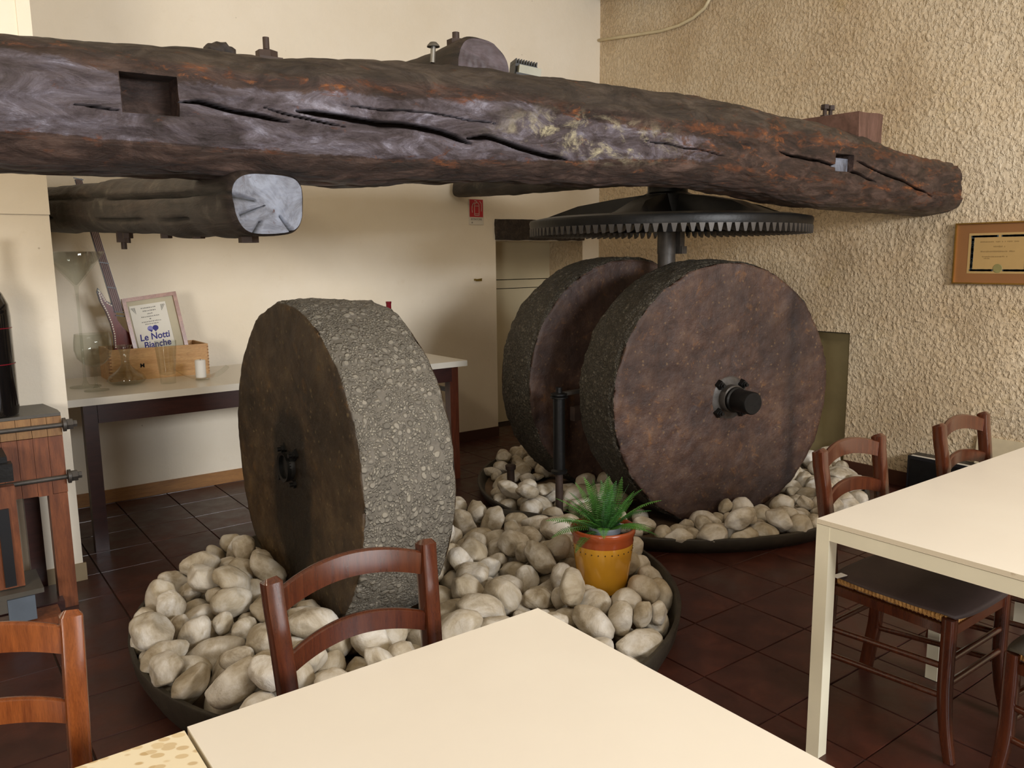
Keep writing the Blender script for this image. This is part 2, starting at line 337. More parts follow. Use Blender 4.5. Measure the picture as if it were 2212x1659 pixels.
M['bass_black'] = plain('black_lacquer', '#17120f', 0.3)
M['bone'] = plain('bone_white_inlay', '#d8d0ba', 0.4)
M['string'] = plain('silver_string', '#d9cfd0', 0.3, 0.5)
M['board'] = plain('maroon_fretboard', '#5a3433', 0.5)
M['brass'] = plain('brass_fitting', '#8f7a3c', 0.35, 0.8)
M['sign_red'] = plain('sign_red', '#b3202a', 0.5, var=0.03)
M['sign_white'] = plain('sign_white', '#d9d2c4', 0.5, var=0.03)
M['conduit'] = plain('painted_conduit', '#cfc09c', 0.5)
M['black_box'] = plain('black_plastic_case', '#17171a', 0.4)
M['beige'] = plain('beige_board', '#cdbd9c', 0.7)
M['blue_grey'] = plain('blue_grey_metal_plate', '#5c6570', 0.5, 0.2, 0.15, 8)

# ------------------------------------------------------------------ structure
def quadmesh(name, quads, mat, kind='structure', parent=None):
    bm = bmesh.new()
    for q in quads: bm.faces.new([bm.verts.new(p) for p in q])
    me = bpy.data.meshes.new(name); bm.to_mesh(me); bm.free(); o = link(name, me, mat, parent)
    if kind and parent is None: o['kind'] = kind
    return o
fl = box_obj('floor', (-4, XR + 0.2, -3.2, YB + 0.6, -0.12, -0.006), M['grout']); fl['kind'] = 'structure'
# terracotta tiles, 31 cm grid: the nearest 300 in view are parts, the rest joined
PT = 0.3115; tm = []
for s in range(6):
    bm = bmesh.new(); g = 0.0018; w = PT / 2 - g
    v = [bm.verts.new(p) for p in ((-w, -w, -0.008), (w, -w, -0.008), (w, w, -0.008), (-w, w, -0.008))]
    c = [bm.verts.new((x * (w - 0.0022), y * (w - 0.0022), random.uniform(-0.0012, 0.0008))) for x, y in ((-1, -1), (1, -1), (1, 1), (-1, 1))]
    for i in range(4): bm.faces.new((v[i], v[(i + 1) % 4], c[(i + 1) % 4], c[i]))
    bm.faces.new(c); me = bpy.data.meshes.new('tile'); bm.to_mesh(me); bm.free(); me.materials.append(M['tile']); tm.append(me)
def in_view(x, y, z=0.0, m=1.0):
    q = Vector((x, y, z - 1.52)); d = q.dot(FW)
    if d < 0.3: return False
    u = q.dot(RT) / d * 1750; w = -q.dot(UP) / d * 1750
    return abs(u) < 1106 * m and abs(w) < 830 * m
cells = []
for i in range(-14, 18):
    for j in range(-14, 18):
        x = 2.2 + (i + .5) * PT + (0.0); y = 1.175 + (j + .5) * PT
        if x > XR + .1 or y > 5.9 or x < -3.9 or y < -3.1 or x + PT / 2 > XR + 0.16: continue
        hid = (x < 0.35 and y > 4.45) or (0.2 < x < 1.0 and y < 1.0) or (y > 5.75)
        vis = (in_view(x, y, 0, 1.04) or in_view(x + .15, y + .15)) and not hid
        cells.append((0 if vis else 1, math.hypot(x, y), x, y))
cells.sort(); n = 0; rest = bmesh.new()
for hv, d, x, y in cells:
    if hv == 0 and n < 298:
        o = bpy.data.objects.new('tile', tm[n % 6]); C.objects.link(o); o.parent = fl; o.location = (x, y, 0); o.rotation_euler.z = random.choice((0, R(90), R(180), R(270))); n += 1
    else:
        w = PT / 2 - .0025; rest.faces.new([rest.verts.new((x + a * w, y + b * w, -0.001)) for a, b in ((-1, -1), (1, -1), (1, 1), (-1, 1))])
me = bpy.data.meshes.new('tile_field'); rest.to_mesh(me); rest.free(); o = link('tile_field', me, M['tile'], fl); o['kind'] = 'stuff'

# ceiling and room behind the camera
o = box_obj('ceiling', (-4, XR + .2, -3.2, YB + .6, H, H + .1), M['ceiling']); o['kind'] = 'structure'
o = box_obj('wall_front', (-4, XR + .2, -3.3, -3.2, 0, H), M['unseen']); o['kind'] = 'structure'
o = box_obj('wall_side', (-4.1, -4, -3.3, YB + .1, 0, H), M['unseen']); o['kind'] = 'structure'
# smooth back wall with the niche next to the corner
NX0, NX1, NZ = 3.99, 4.955, 1.66
quadmesh('wall_back', [
    ((-4, YB, 0), (NX0, YB, 0), (NX0, YB, H), (-4, YB, H)),
    ((NX0, YB, NZ), (NX1, YB, NZ), (NX1, YB, H), (NX0, YB, H)),
    ((NX1, YB, 0), (XR + .15, YB, 0), (XR + .15, YB, H), (NX1, YB, H)),
    ((NX0, YB, 0), (NX0, YB + .5, 0), (NX0, YB + .5, NZ), (NX0, YB, NZ)),
    ((NX0, YB, NZ), (NX0, YB + .5, NZ), (NX1, YB + .5, NZ), (NX1, YB, NZ))], M['wall'])
quadmesh('wall_niche', [((NX1, YB, 0), (NX1, YB + .5, 0), (NX1, YB + .5, NZ), (NX1, YB, NZ))], M['plaster'])
d = empty('door_1', (NX0, YB + .5, 0), kind='structure')
box_obj('lower_panel', (0, NX1 - NX0, -0.03, 0, 0, 1.235), M['panel'], d, .004)
box_obj('middle_rail', (0, NX1 - NX0, -0.038, 0, 1.242, 1.315), M['panel'], d, .004)
box_obj('upper_panel', (0, NX1 - NX0, -0.03, 0, 1.322, NZ), M['panel'], d, .004)
# rough wall on the right: trowelled relief as geometry
def noise_field(ny, nz, ly, lz, beta_scale, seed):
    rs = np.random.RandomState(seed); f = rs.randn(nz, ny)
    ky = np.fft.fftfreq(ny)[None, :] * ny / ly; kz = np.fft.fftfreq(nz)[:, None] * nz / lz
    sy, sz = beta_scale; F = np.fft.fft2(f) * np.exp(-((ky * sy) ** 2 + (kz * sz) ** 2) * 9.0)
    f = np.real(np.fft.ifft2(F)); return f / f.std()
y0, y1 = 1.62, YB + 0.02; cy_, cz_ = 0.0062, 0.0072
ny = int((y1 - y0) / cy_); nz = int(H / cz_)
f1 = noise_field(ny, nz, y1 - y0, H, (0.0068, 0.0074), 1); f2 = noise_field(ny, nz, y1 - y0, H, (0.013, 0.015), 2); f3 = noise_field(ny, nz, y1 - y0, H, (0.16, 0.2), 3)
amp = 0.55 + 0.45 * np.clip((np.linspace(y1, y0, ny)[None, ::-1] * 0 + (y1 - np.linspace(y0, y1, ny)[None, :])) / 2.5, 0, 1)
hgt = (np.maximum(f1, -0.1) * 0.0022 + np.maximum(f2, -0.3) * 0.0012) * amp + f3 * 0.004
Y, Z = np.meshgrid(np.linspace(y0, y1, ny), np.linspace(0, H, nz))
smooth_patch = np.exp(-(((Y - 2.55) / 0.32) ** 2 + ((Z - 0.18) / 0.24) ** 2) * 1.5); hgt *= (1 - 0.9 * smooth_patch)
hgt -= np.maximum(0, smooth_patch - .5) * 0.0
edge = np.clip(np.minimum(np.abs(Y - 3.04), 1) / 0.015, 0, 1); edge = np.where(Z < 1.0, edge, 1); hgt *= edge
hgt *= np.clip((y1 - Y) / 0.05, 0, 1)
co = np.stack([XR - hgt - 0.004, Y, Z], -1).reshape(-1, 3)
idx = np.arange(ny * nz).reshape(nz, ny); q = np.stack([idx[:-1, :-1], idx[:-1, 1:], idx[1:, 1:], idx[1:, :-1]], -1).reshape(-1, 4)
qy = Y[:-1, :-1].reshape(-1); qz = Z[:-1, :-1].reshape(-1)
RY0, RY1, RZ = 3.04, 3.56, 0.975
q = q[~((qy > RY0) & (qy < RY1) & (qz < RZ))]
me = bpy.data.meshes.new('wall_right'); me.vertices.add(len(co)); me.vertices.foreach_set('co', co.ravel())
me.loops.add(len(q) * 4); me.loops.foreach_set('vertex_index', q[:, ::-1].ravel()); me.polygons.add(len(q))
me.polygons.foreach_set('loop_start', np.arange(0, len(q) * 4, 4)); me.polygons.foreach_set('use_smooth', np.ones(len(q), bool)); me.update(calc_edges=True)
o = link('wall_right', me, M['plaster']); o['kind'] = 'structure'
quadmesh('wall_right_near', [((XR, -3.2, 0), (XR, y0 + .01, 0), (XR, y0 + .01, H), (XR, -3.2, H))], M['plaster'])
X2 = XR + 0.17
quadmesh('wall_recess', [((X2, RY0, 0), (X2, RY1, 0), (X2, RY1, RZ), (X2, RY0, RZ)),
    ((XR - .004, RY0, 0), (X2, RY0, 0), (X2, RY0, RZ), (XR - .004, RY0, RZ)), ((XR - .004, RY1, 0), (X2, RY1, 0), (X2, RY1, RZ), (XR - .004, RY1, RZ)),
    ((XR - .004, RY0, RZ), (X2, RY0, RZ), (X2, RY1, RZ), (XR - .004, RY1, RZ))], M['niche'])
# pier on the left
PX, PY = 0.565, 4.25
bm = bmesh.new(); box(bm, -4, PX, PY, YB, 0, H); o = bm_obj('wall_left', bm, M['wall'], bevel=0.006, auto=40); o['kind'] = 'structure'
o = box_obj('trim_1', (PX - .05, PX + .004, PY - .006, PY, 2.3, H), M['wall'], None, .002); o['kind'] = 'structure'
o = box_obj('trim_2', (-4, PX + .003, PY - .005, PY, 1.735, 2.3), M['wall'], None, .002); o['kind'] = 'structure'
# skirting boards
def skirting(name, x0, x1, yy0, yy1, h, m):
    o = box_obj(name, (x0, x1, yy0, yy1, 0, h), m, None, .003); o['kind'] = 'structure'
skirting('baseboard_back', PX, 1.95, YB - .012, YB, .085, M['skirt'])
skirting('baseboard_back_far', 1.952, NX0, YB - .012, YB, .085, M['skirt_dark'])
skirting('baseboard_left', -4, PX + .012, PY - .013, PY, .085, M['skirt_grey'])
skirting('baseboard_right', XR - .016, XR, 1.0, RY0 - .002, .095, M['skirt_dark'])
skirting('baseboard_corner', XR - .014, XR, RY1, YB, .09, M['skirt_dark'])

# ------------------------------------------------------------------ the great beam
def interp(x, P): return float(np.interp(x, [p[0] for p in P], [p[1] for p in P]))
TOP = [(-2.2, 2.085), (0.28, 2.098), (0.447, 2.11), (0.694, 2.127), (0.988, 2.132), (1.113, 2.146), (1.313, 2.168), (1.474, 2.178), (1.769, 2.202), (2.2, 2.205), (2.82, 2.215), (3.238, 2.205), (3.797, 2.185), (4.182, 2.15), (4.465, 2.095), (4.983, 2.065), (5.3, 2.06)]
BOT = [(-2.2, 1.762), (0.235, 1.768), (0.575, 1.769), (0.985, 1.768), (1.142, 1.77), (1.686, 1.797), (1.898, 1.812), (2.327, 1.819), (2.654, 1.829), (2.957, 1.836), (3.293, 1.819), (3.872, 1.772), (4.56, 1.76), (5.3, 1.75)]
LOWB = [(-2.2, 1.835), (0.232, 1.838), (0.564, 1.836), (0.94, 1.835), (1.246, 1.835), (1.602, 1.852), (1.909, 1.864), (2.257, 1.89), (2.656, 1.915), (3.3, 1.90), (5.3, 1.84)]
UPB = [(-2.2, 2.05), (0.254, 2.046), (0.459, 2.022), (0.632, 2.013), (0.823, 2.012), (1.034, 2.018), (1.27, 2.035), (1.533, 2.055), (1.828, 2.069), (2.284, 2.04), (2.686, 2.03), (3.4, 2.06), (5.3, 2.02)]
CR = [([(0.663, 1.953), (0.719, 1.959), (0.809, 1.945), (0.889, 1.937), (0.974, 1.928)], .009), ([(1.0, 1.962), (1.093, 1.958), (1.186, 1.949), (1.301, 1.951), (1.421, 1.95), (1.529, 1.94), (1.64, 1.915)], .012),
      ([(1.62, 1.932), (1.702, 1.937), (1.803, 1.922), (1.909, 1.9), (2.089, 1.885)], .011), ([(0.393, 1.926), (0.468, 1.919), (0.518, 1.914)], .004), ([(3.393, 1.997), (3.658, 1.98), (3.861, 1.963), (4.218, 1.894)], .008),
      ([(4.029, 1.991), (4.306, 1.939), (4.555, 1.896), (4.823, 1.841)], .008), ([(2.489, 1.984), (2.801, 1.968), (2.987, 1.954)], .0035), ([(0.90, 1.965), (1.0, 1.945), (1.154, 1.925)], .004), ([(1.15, 1.99), (1.5, 2.0), (1.75, 1.985)], .003)]
def seg_dist(x, z, P):
    d = np.full(x.shape, 9.0)
    for (ax, az), (bx, bz) in zip(P[:-1], P[1:]):
        vx, vz = bx - ax, bz - az; t = np.clip(((x - ax) * vx + (z - az) * vz) / (vx * vx + vz * vz), 0, 1)
        d = np.minimum(d, np.hypot(x - ax - t * vx, z - az - t * vz))
    return d
def setattr_f(me, name, arr):
    a = me.attributes.new(name, 'FLOAT', 'POINT'); a.data.foreach_set('value', np.asarray(arr, dtype=np.float32))
def grid_mesh(name, co, nu, nv, mat, wrap=True, caps=True, flip=False):
    me = bpy.data.meshes.new(name); bm = bmesh.new(); vs = [bm.verts.new(p) for p in co]
    for i in range(nu - 1):
        for j in range(nv if wrap else nv - 1):
            a = (vs[i * nv + j], vs[i * nv + (j + 1) % nv], vs[(i + 1) * nv + (j + 1) % nv], vs[(i + 1) * nv + j])
            bm.faces.new(a if not flip else a[::-1])
    if caps: bm.faces.new(vs[:nv][::-1]); bm.faces.new(vs[-nv:])
    bmesh.ops.recalc_face_normals(bm, faces=bm.faces)
    for f in bm.faces: f.smooth = len(f.verts) == 4
    bm.to_mesh(me); bm.free(); me.materials.append(mat); return me
xs = np.concatenate([np.linspace(-2.2, -0.1, 50), np.linspace(-0.09, 5.25, 1150)]); NA = 236; PW = 0.62
_t = np.linspace(-np.pi / 2, np.pi / 2, 40001); _c = np.abs(np.cos(_t)) ** PW; _s = np.sign(np.sin(_t)) * np.abs(np.sin(_t)) ** PW
_l = np.concatenate([[0], np.cumsum(np.hypot(np.diff(_c), np.diff(_s)))]); _l /= _l[-1]
th = [(float(np.interp(u, _l, _c)), float(np.interp(u, _l, _s))) for u in np.linspace(0, 1, 180, endpoint=False)]
th += [(-float(np.interp(u, _l, _c)), -float(np.interp(u, _l, _s))) for u in np.linspace(0, 1, 56, endpoint=False)]
co = []; fr = []; upw = []
for x in xs:
    zt, zb = interp(x, TOP), interp(x, BOT); zc = (zt + zb) / 2; hz = (zt - zb) / 2
    hy = 0.19 + 0.012 * noise.noise(Vector((x * .9, 3, 1))); yc = 2.60 - 0.035 * max(0, min(1, (x - 3.6) / 1.2)); lo, hi = interp(x, LOWB), interp(x, UPB)
    hy += 0.012 * noise.noise(Vector((x * 3, 7, 1)))
    for t in th:
        cy, cz = t; yy = -cy * hy; z = cz * hz; e_ = 2 / PW - 1; cy = math.copysign(abs(cy) ** e_, cy); cz = math.copysign(abs(cz) ** e_, cz)
        P = Vector((x, yc + yy, zc + z)); nrm = Vector((0, -cy, cz)).normalized()
        n1 = noise.noise(Vector((x * 2.0, yy * 6, z * 6))) * 0.010 + noise.fractal(Vector((x * 5, yy * 16, z * 22)), 1, 2, 3) * 0.0055
        n1 += abs(noise.noise(Vector((x * 7 + 5, z * 24, yy * 24)))) * 0.010 + noise.noise(Vector((x * 22, z * 60, yy * 60))) * 0.0022
        if cy > 0 and P.z < lo + 0.006 * noise.noise(Vector((x * 6, 0, 0))): n1 += 0.010 - 0.09 * max(0, (lo - P.z) - .0) * 1.0
        P += nrm * n1; co.append(P)
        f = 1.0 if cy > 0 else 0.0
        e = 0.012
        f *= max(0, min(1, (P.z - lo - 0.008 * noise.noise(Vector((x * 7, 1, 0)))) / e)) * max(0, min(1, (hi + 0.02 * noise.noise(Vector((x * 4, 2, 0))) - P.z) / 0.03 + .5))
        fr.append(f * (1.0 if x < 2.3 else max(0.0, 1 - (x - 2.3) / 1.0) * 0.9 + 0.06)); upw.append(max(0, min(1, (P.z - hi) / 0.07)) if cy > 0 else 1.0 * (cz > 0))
co = np.array([tuple(p) for p in co]); X_, Y_, Z_ = co.T; frontside = Y_ < 2.5
crk = np.zeros(len(co))
wob = np.array([noise.noise(Vector((a * 9, 0, 0))) for a in X_])
for P, w in CR:
    d = seg_dist(X_, Z_ + 0.007 * wob, P); xr = np.array(P)[:, 0]; taper = np.clip(np.minimum(X_ - xr[0], xr[-1] - X_) / 0.08 + .25, 0.15, 1)
    g = np.clip(1 - d / (w * taper), 0, 1) * frontside; crk = np.maximum(crk, g)
Y_ += crk * 0.035
co = np.stack([X_, Y_, Z_], -1)
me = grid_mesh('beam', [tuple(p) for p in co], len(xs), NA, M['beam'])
crm = np.exp(-(((X_ - 2.22) / 0.42) ** 2 + ((Z_ - 1.975) / 0.085) ** 2) ** 2) * frontside
rust = np.clip(1 - np.abs(Z_ - np.interp(X_, *zip(*UPB)) - .02) / 0.06, 0, 1) * frontside + np.clip(1 - np.abs(Z_ - np.interp(X_, *zip(*LOWB))) / 0.025, 0, 1) * frontside + (X_ > 2.7) * 0.7 * frontside
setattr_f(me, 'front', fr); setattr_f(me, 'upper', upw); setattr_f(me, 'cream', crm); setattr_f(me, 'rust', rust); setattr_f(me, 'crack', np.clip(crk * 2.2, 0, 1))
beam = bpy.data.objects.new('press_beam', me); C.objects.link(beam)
tag(beam, 'huge rough-hewn dark wooden beam crossing the whole room into the rough wall', 'beam')
def carve(o, boxes):
    bm = bmesh.new()
    for b in boxes: box(bm, *b)
    bmesh.ops.recalc_face_normals(bm, faces=bm.faces)
    cm = bpy.data.meshes.new('cut'); bm.to_mesh(cm); bm.free(); co_ = bpy.data.objects.new('cut', cm); C.objects.link(co_)
    md = o.modifiers.new('b', 'BOOLEAN'); md.object = co_; md.operation = 'DIFFERENCE'; md.solver = 'EXACT'
    dg = bpy.context.evaluated_depsgraph_get(); dg.update(); nm = bpy.data.meshes.new_from_object(o.evaluated_get(dg)); o.modifiers.clear(); o.data = nm
    bpy.data.objects.remove(co_); bpy.data.meshes.remove(cm)
carve(beam, [(0.517, 0.662, 2.2, 2.50, 1.915, 2.02), (3.85, 4.0, 2.2, 2.50, 1.935, 2.022)])
bm = bmesh.new(); box(bm, 3.852, 3.998, 2.425, 2.48, 1.937, 2.004); o = bm_obj('plug', bm, M['endgrain'], beam, bevel=.002)
o['label'] = 'pale whitewashed plug in the small square mortise'

# cross log under the left of the beam, painted end towards the room
log = empty('cross_log', (0.9, 3.9, 1.72), label='short thick log with grey painted end under the left of the big beam', cat='log')
def log_mesh(name, A, B, ra, rb, mat, parent, n=64, m=180, sq=0.75, seedv=0, cracks=(), amp=.01, flat_top=None):
    A, B = Vector(A), Vector(B); ax = (B - A).normalized(); sx = Vector((ax.y, -ax.x, 0)).normalized(); sz = sx.cross(ax) * (1 if sx.cross(ax).z > 0 else -1)
    co = []; ck = []
    for i in range(m):
        s = i / (m - 1); P = A.lerp(B, s); ru = ra[0] + (rb[0] - ra[0]) * s; rv = ra[1] + (rb[1] - ra[1]) * s
        rd = 1 - 0.10 * max(0, 1 - s * (B - A).length / 0.03) ** 2
        for j in range(n):
            t = 2 * math.pi * j / n; c, d = math.cos(t), math.sin(t)
            u = math.copysign(abs(c) ** sq, c) * ru * rd; v = math.copysign(abs(d) ** sq, d) * rv * rd
            q = P + sx * u + sz * v; k = noise.fractal(q * 4 + Vector((seedv, 0, 0)), 1, 2, 3) * amp + noise.noise(Vector((q.x * 14, q.y * 2, q.z * 14 + seedv))) * amp * .5
            g = 0
            for (a0, b0, w, dep) in cracks:
                ang = a0 + (b0 - a0) * s + 0.05 * noise.noise(Vector((s * 12, a0, 0))); dd = abs((t - ang + math.pi) % (2 * math.pi) - math.pi)
                g = max(g, max(0, 1 - dd / w) * min(1, (1 - s) * 8 + .2))
            dirn = (sx * c + sz * d)
            co.append(q + dirn * (k - g * 0.055 * min(1, s * 9))); ck.append(g)
    me = grid_mesh(name, [tuple(p) for p in co], m, n, mat, caps=False); setattr_f(me, 'crack', np.clip(np.array(ck) * 1.8, 0, 1))
    o = bpy.data.objects.new(name, me); C.objects.link(o)
    if parent is not None: o.parent = parent; o.matrix_parent_inverse = Matrix.Translation(parent.location).inverted()
    return o, co[:n], co[-n:], ax
def end_disc(name, ring, mat, parent, ax, bulge=0.0, cracks=()):
    cen = sum((Vector(p) for p in ring), Vector()) / len(ring); bm = bmesh.new(); K = 26; rings = []; ckd = []
    for k in range(K):
        s = 1 - k / K; rr = []
        for j, p in enumerate(ring):
            q = cen.lerp(Vector(p), s); g = 0
            for (aj, s0, s1, w) in cracks:
                dj = abs((j - aj + len(ring) / 2) % len(ring) - len(ring) / 2) * s
                if s0 <= s <= s1: g = max(g, max(0, 1 - dj / w))
            q = q - ax * (bulge * (1 - s * s) + 0.004 * noise.noise(q * 22) + 0.003 * noise.noise(q * 60)) + ax * g * 0.02
            rr.append(bm.verts.new(q)); ckd.append(g)
        rings.append(rr)
    for a, b in zip(rings[:-1], rings[1:]):
        for j in range(len(ring)): bm.faces.new((a[j], a[(j + 1) % len(ring)], b[(j + 1) % len(ring)], b[j]))
    c = bm.verts.new(cen - ax * bulge); ckd.append(0)
    for j in range(len(ring)): bm.faces.new((rings[-1][j], rings[-1][(j + 1) % len(ring)], c))
    bmesh.ops.recalc_face_normals(bm, faces=bm.faces)
    for f in bm.faces: f.smooth = True
    me = bpy.data.meshes.new(name); bm.to_mesh(me); bm.free(); me.materials.append(mat); setattr_f(me, 'crack', np.clip(np.array(ckd) * 2, 0, 1))
    o = bpy.data.objects.new(name, me); C.objects.link(o)
    if parent is not None: o.parent = parent; o.matrix_parent_inverse = Matrix.Translation(parent.location).inverted()
    return o
lm, r0, r1, ax = log_mesh('log', (0.908, 2.44, 1.688), (0.72, 5.60, 1.83), (0.122, 0.10), (0.13, 0.125), M['log'], log, cracks=((2.95, 2.85, .07, 1), (3.6, 3.4, .03, 1)), amp=.012, sq=.72)
e = end_disc('painted_end', r0, M['endgrain'], log, ax, .006, cracks=((31, .35, 1, .22), (36, .15, .9, .2), (54, .45, 1, .2), (45, .6, 1, .2)))
e['label'] = 'end grain painted pale bluish grey'
def nut(name, parent, c, r, h, mat, up_=True, rod=None):
    bm = bmesh.new(); hexnut(bm, c, (0, 0, 1 if up_ else -1), r, h)
    if rod: tube(bm, Vector(c) + Vector((0, 0, (h if up_ else -h))), Vector(c) + Vector((0, 0, (h + rod[1]) * (1 if up_ else -1))), rod[0], 10)
    o = bm_obj(name, bm, mat, parent, auto=30)
    if parent is not None: o.matrix_parent_inverse = Matrix.Translation(parent.location).inverted()
    return o
for (x, y, z, r, h, rod) in ((0.905, 2.62, 1.598, .032, .022, None), (0.853, 2.98, 1.614, .022, .016, None), (0.825, 3.30, 1.625, .022, .018, None), (0.80, 3.92, 1.665, .03, .06, (.012, .03)), (0.80, 3.83, 1.665, .022, .045, (.01, .02))):
    nut('bolt', log, (x, y, z), r, h, M['rust_iron'], False, rod)

# log lying on top of the beam with a bolted end, lamp, spikes and blocks
tl = empty('saddle_log', (1.83, 2.9, 2.27), label='rounded log end lying across the top of the big beam', cat='log')
lm, r0, r1, ax = log_mesh('log', (1.825, 2.60, 2.205), (1.50, 5.30, 2.10), (0.142, 0.125), (0.12, 0.11), M['log'], tl, m=120, amp=.012, seedv=5, sq=.95)
end_disc('sawn_end', r0, M['endgrain2'], tl, ax, .0)
nut('bolt', tl, (1.78, 2.72, 2.318), .035, .02, M['rust_iron'], True, (.014, .028))
def on_beam(name, label, cat, fn, group=None):
    bm = bmesh.new(); mat = fn(bm); o = bm_obj(name, bm, mat, auto=35); return tag(o, label, cat, group)
def f_rod(bm):
    box(bm, .948, 1.022, 2.545, 2.62, 2.12, 2.142); hexnut(bm, (0.985, 2.585, 2.142), (0, 0, 1), .034, .022); tube(bm, (0.985, 2.585, 2.17), (0.985, 2.585, 2.206), .010, 12); return M['rust_iron']
on_beam('threaded_bolt', 'tall threaded bolt with square nut standing on the beam at left', 'bolt', f_rod)
def f_stub(bm):
    bmesh.ops.create_icosphere(bm, subdivisions=3, radius=.038, matrix=Matrix.Translation((.832, 2.56, 2.135)) @ Matrix.Diagonal((1.1, 1, .75, 1))); jitter(bm, .014, 26); return M['log']
on_beam('wood_stub', 'small broken wood stub on the beam left of the threaded bolt', 'stub', f_stub)
def f_nail(bm):
    tube(bm, (1.575, 2.56, 2.20), (1.58, 2.56, 2.258), .009, 10); lathe(bm, [(0, .018), (.012, .015), (.022, .004), (.023, 0), (0, 0)], 16, (1.58, 2.56, 2.254)); return M['steel']
on_beam('iron_spike', 'mushroom-headed iron spike standing on the beam beside the saddle log', 'spike', f_nail)
lp = empty('work_lamp', (2.05, 2.64, 2.215), label='small black finned lamp resting on the beam right of the saddle log', cat='lamp')
bm = bmesh.new(); box(bm, -.055, .035, -.03, .05, 0.0, .045); o = bm_obj('housing', bm, M['iron'], lp, bevel=.005, auto=40)
for i in range(9): box_obj('fin', (-.055 + i * .0105, -.051 + i * .0105, -.03, .05, .046, .062), M['iron'], lp)
bm = bmesh.new(); box(bm, -.045, .045, -.055, -.028, .0, .035); bm_obj('glass_front', bm, M['lamp_glass'], lp, bevel=.003, auto=40)
bm = bmesh.new(); box(bm, -.055, .058, -.058, -.05, -.006, .004); bm_obj('front_bezel', bm, M['iron'], lp, bevel=.002, auto=40)
lp.rotation_euler = (0, R(8), R(-20)); lp.scale = (1.0, 1, 1.0)

bl = empty('saddle_block', (4.25, 2.56, 2.10), label='squared wooden block bridging the beam near the rough wall', cat='block')
bm = bmesh.new(); v = box(bm, -.13, .13, -.10, 1.0, -.02, .165); v[0].co.x += .03; v[4].co.x += .02
bmesh.ops.subdivide_edges(bm, edges=bm.edges[:], cuts=6, use_grid_fill=True); jitter(bm, .006, 9, 3)
bm_obj('timber', bm, M['block'], bl, auto=50)
for dx, dy in ((-.03, .14), (.025, .14)):
    bm = bmesh.new(); tube(bm, (dx - .02, dy, .14), (dx - .02, dy, .225), .011, 10)
    hexnut(bm, (dx - .02, dy, .146), (0, 0, 1), .022, .012); hexnut(bm, (dx - .02, dy, .168), (0, 0, 1), .026, .012); hexnut(bm, (dx - .02, dy, .212), (0, 0, 1), .024, .024)
    bm_obj('bolt', bm, M['rust_iron'], bl, auto=30)

# shaft cross beam, crown gear, shaft
cb = empty('shaft_cross_beam', (3.7, 4.2, 2.02), label='dark cross beam carrying the toothed wheel, running back to the smooth wall', cat='beam')
log_mesh('timber', (3.62, 2.86, 2.015), (3.62, 5.50, 2.06), (.11, .085), (.085, .07), M['log'], cb, m=90, seedv=9, amp=.012, sq=.6)
SX, SY = 3.75, 3.44
gr = empty('crown_gear', (SX, SY, 1.68), label='large black iron toothed wheel hanging level above the two standing millstones', cat='gear')
bm = bmesh.new(); lathe(bm, [(.80, .0), (.83, .002), (.836, .040), (.83, .052), (.76, .066), (.73, .062), (.73, .02), (.75, 0), (.80, .0)], 120); bm_obj('rim', bm, M['iron'], gr, auto=40)
NT_ = 112; bm = bmesh.new(); w = .0125
pts = [(-w * 1.3, .0, 0.004), (w * 1.3, .0, .004), (w * .5, .0, -.040), (-w * .5, 0, -.040)]
f_ = [bm.verts.new((.834, a, c)) for a, b, c in pts]; b_ = [bm.verts.new((.76, a * .85, c * .7)) for a, b, c in pts]
bm.faces.new(f_); bm.faces.new(b_[::-1])
for i in range(4): bm.faces.new((f_[i], b_[i], b_[(i + 1) % 4], f_[(i + 1) % 4]))
tooth = bm_obj('tooth', bm, M['iron_grey'], gr)
for i in range(1, NT_):
    o = bpy.data.objects.new('tooth', tooth.data); C.objects.link(o); o.parent = gr; o.rotation_euler.z = 2 * math.pi * i / NT_
for i in range(6):
    a = i * math.pi / 3 + .45; bm = bmesh.new(); dr = Vector((math.cos(a), math.sin(a), 0))
    sd = Vector((-dr.y, dr.x, 0)); sec = []
    for r, hw, z0, z1 in ((.10, .085, .05, .205), (.33, .075, .045, .175), (.55, .085, .04, .135), (.72, .14, .035, .075), (.76, .16, .035, .060)):
        sec.append([bm.verts.new(dr * r + sd * s_ * hw * (1 if zz == z0 else .5) + Vector((0, 0, zz))) for s_, zz in ((-1, z0), (1, z0), (1, z1), (-1, z1))])
    for A, B in zip(sec[:-1], sec[1:]):
        for j in range(4): bm.faces.new((A[j], A[(j + 1) % 4], B[(j + 1) % 4], B[j]))
    bm.faces.new(sec[0][::-1]); bm.faces.new(sec[-1]); bm_obj('spoke', bm, M['iron'], gr, auto=40)
bm = bmesh.new(); lathe(bm, [(0, -.02), (.11, -.02), (.12, .05), (.16, .08), (.15, .2), (.12, .215), (.12, .25), (.085, .26), (.085, .30), (0, .30)], 40); bm_obj('hub', bm, M['iron'], gr, auto=40)
sh = empty('drive_shaft', (SX, SY, 0.03), label='square-shouldered iron shaft between the two standing millstones', cat='shaft')
bm = bmesh.new(); lathe(bm, [(0, 0), (.054, 0), (.054, 1.5), (.058, 1.5), (.058, 1.66), (0, 1.66)], 10); bm_obj('shaft', bm, M['iron_grey'], sh, auto=50)
bm = bmesh.new(); box(bm, .035, .075, -.075, -.03, 1.50, 1.63); box(bm, .04, .085, -.085, -.04, 1.50, 1.545); bm_obj('key', bm, M['iron_grey'], sh, bevel=.003, auto=40)

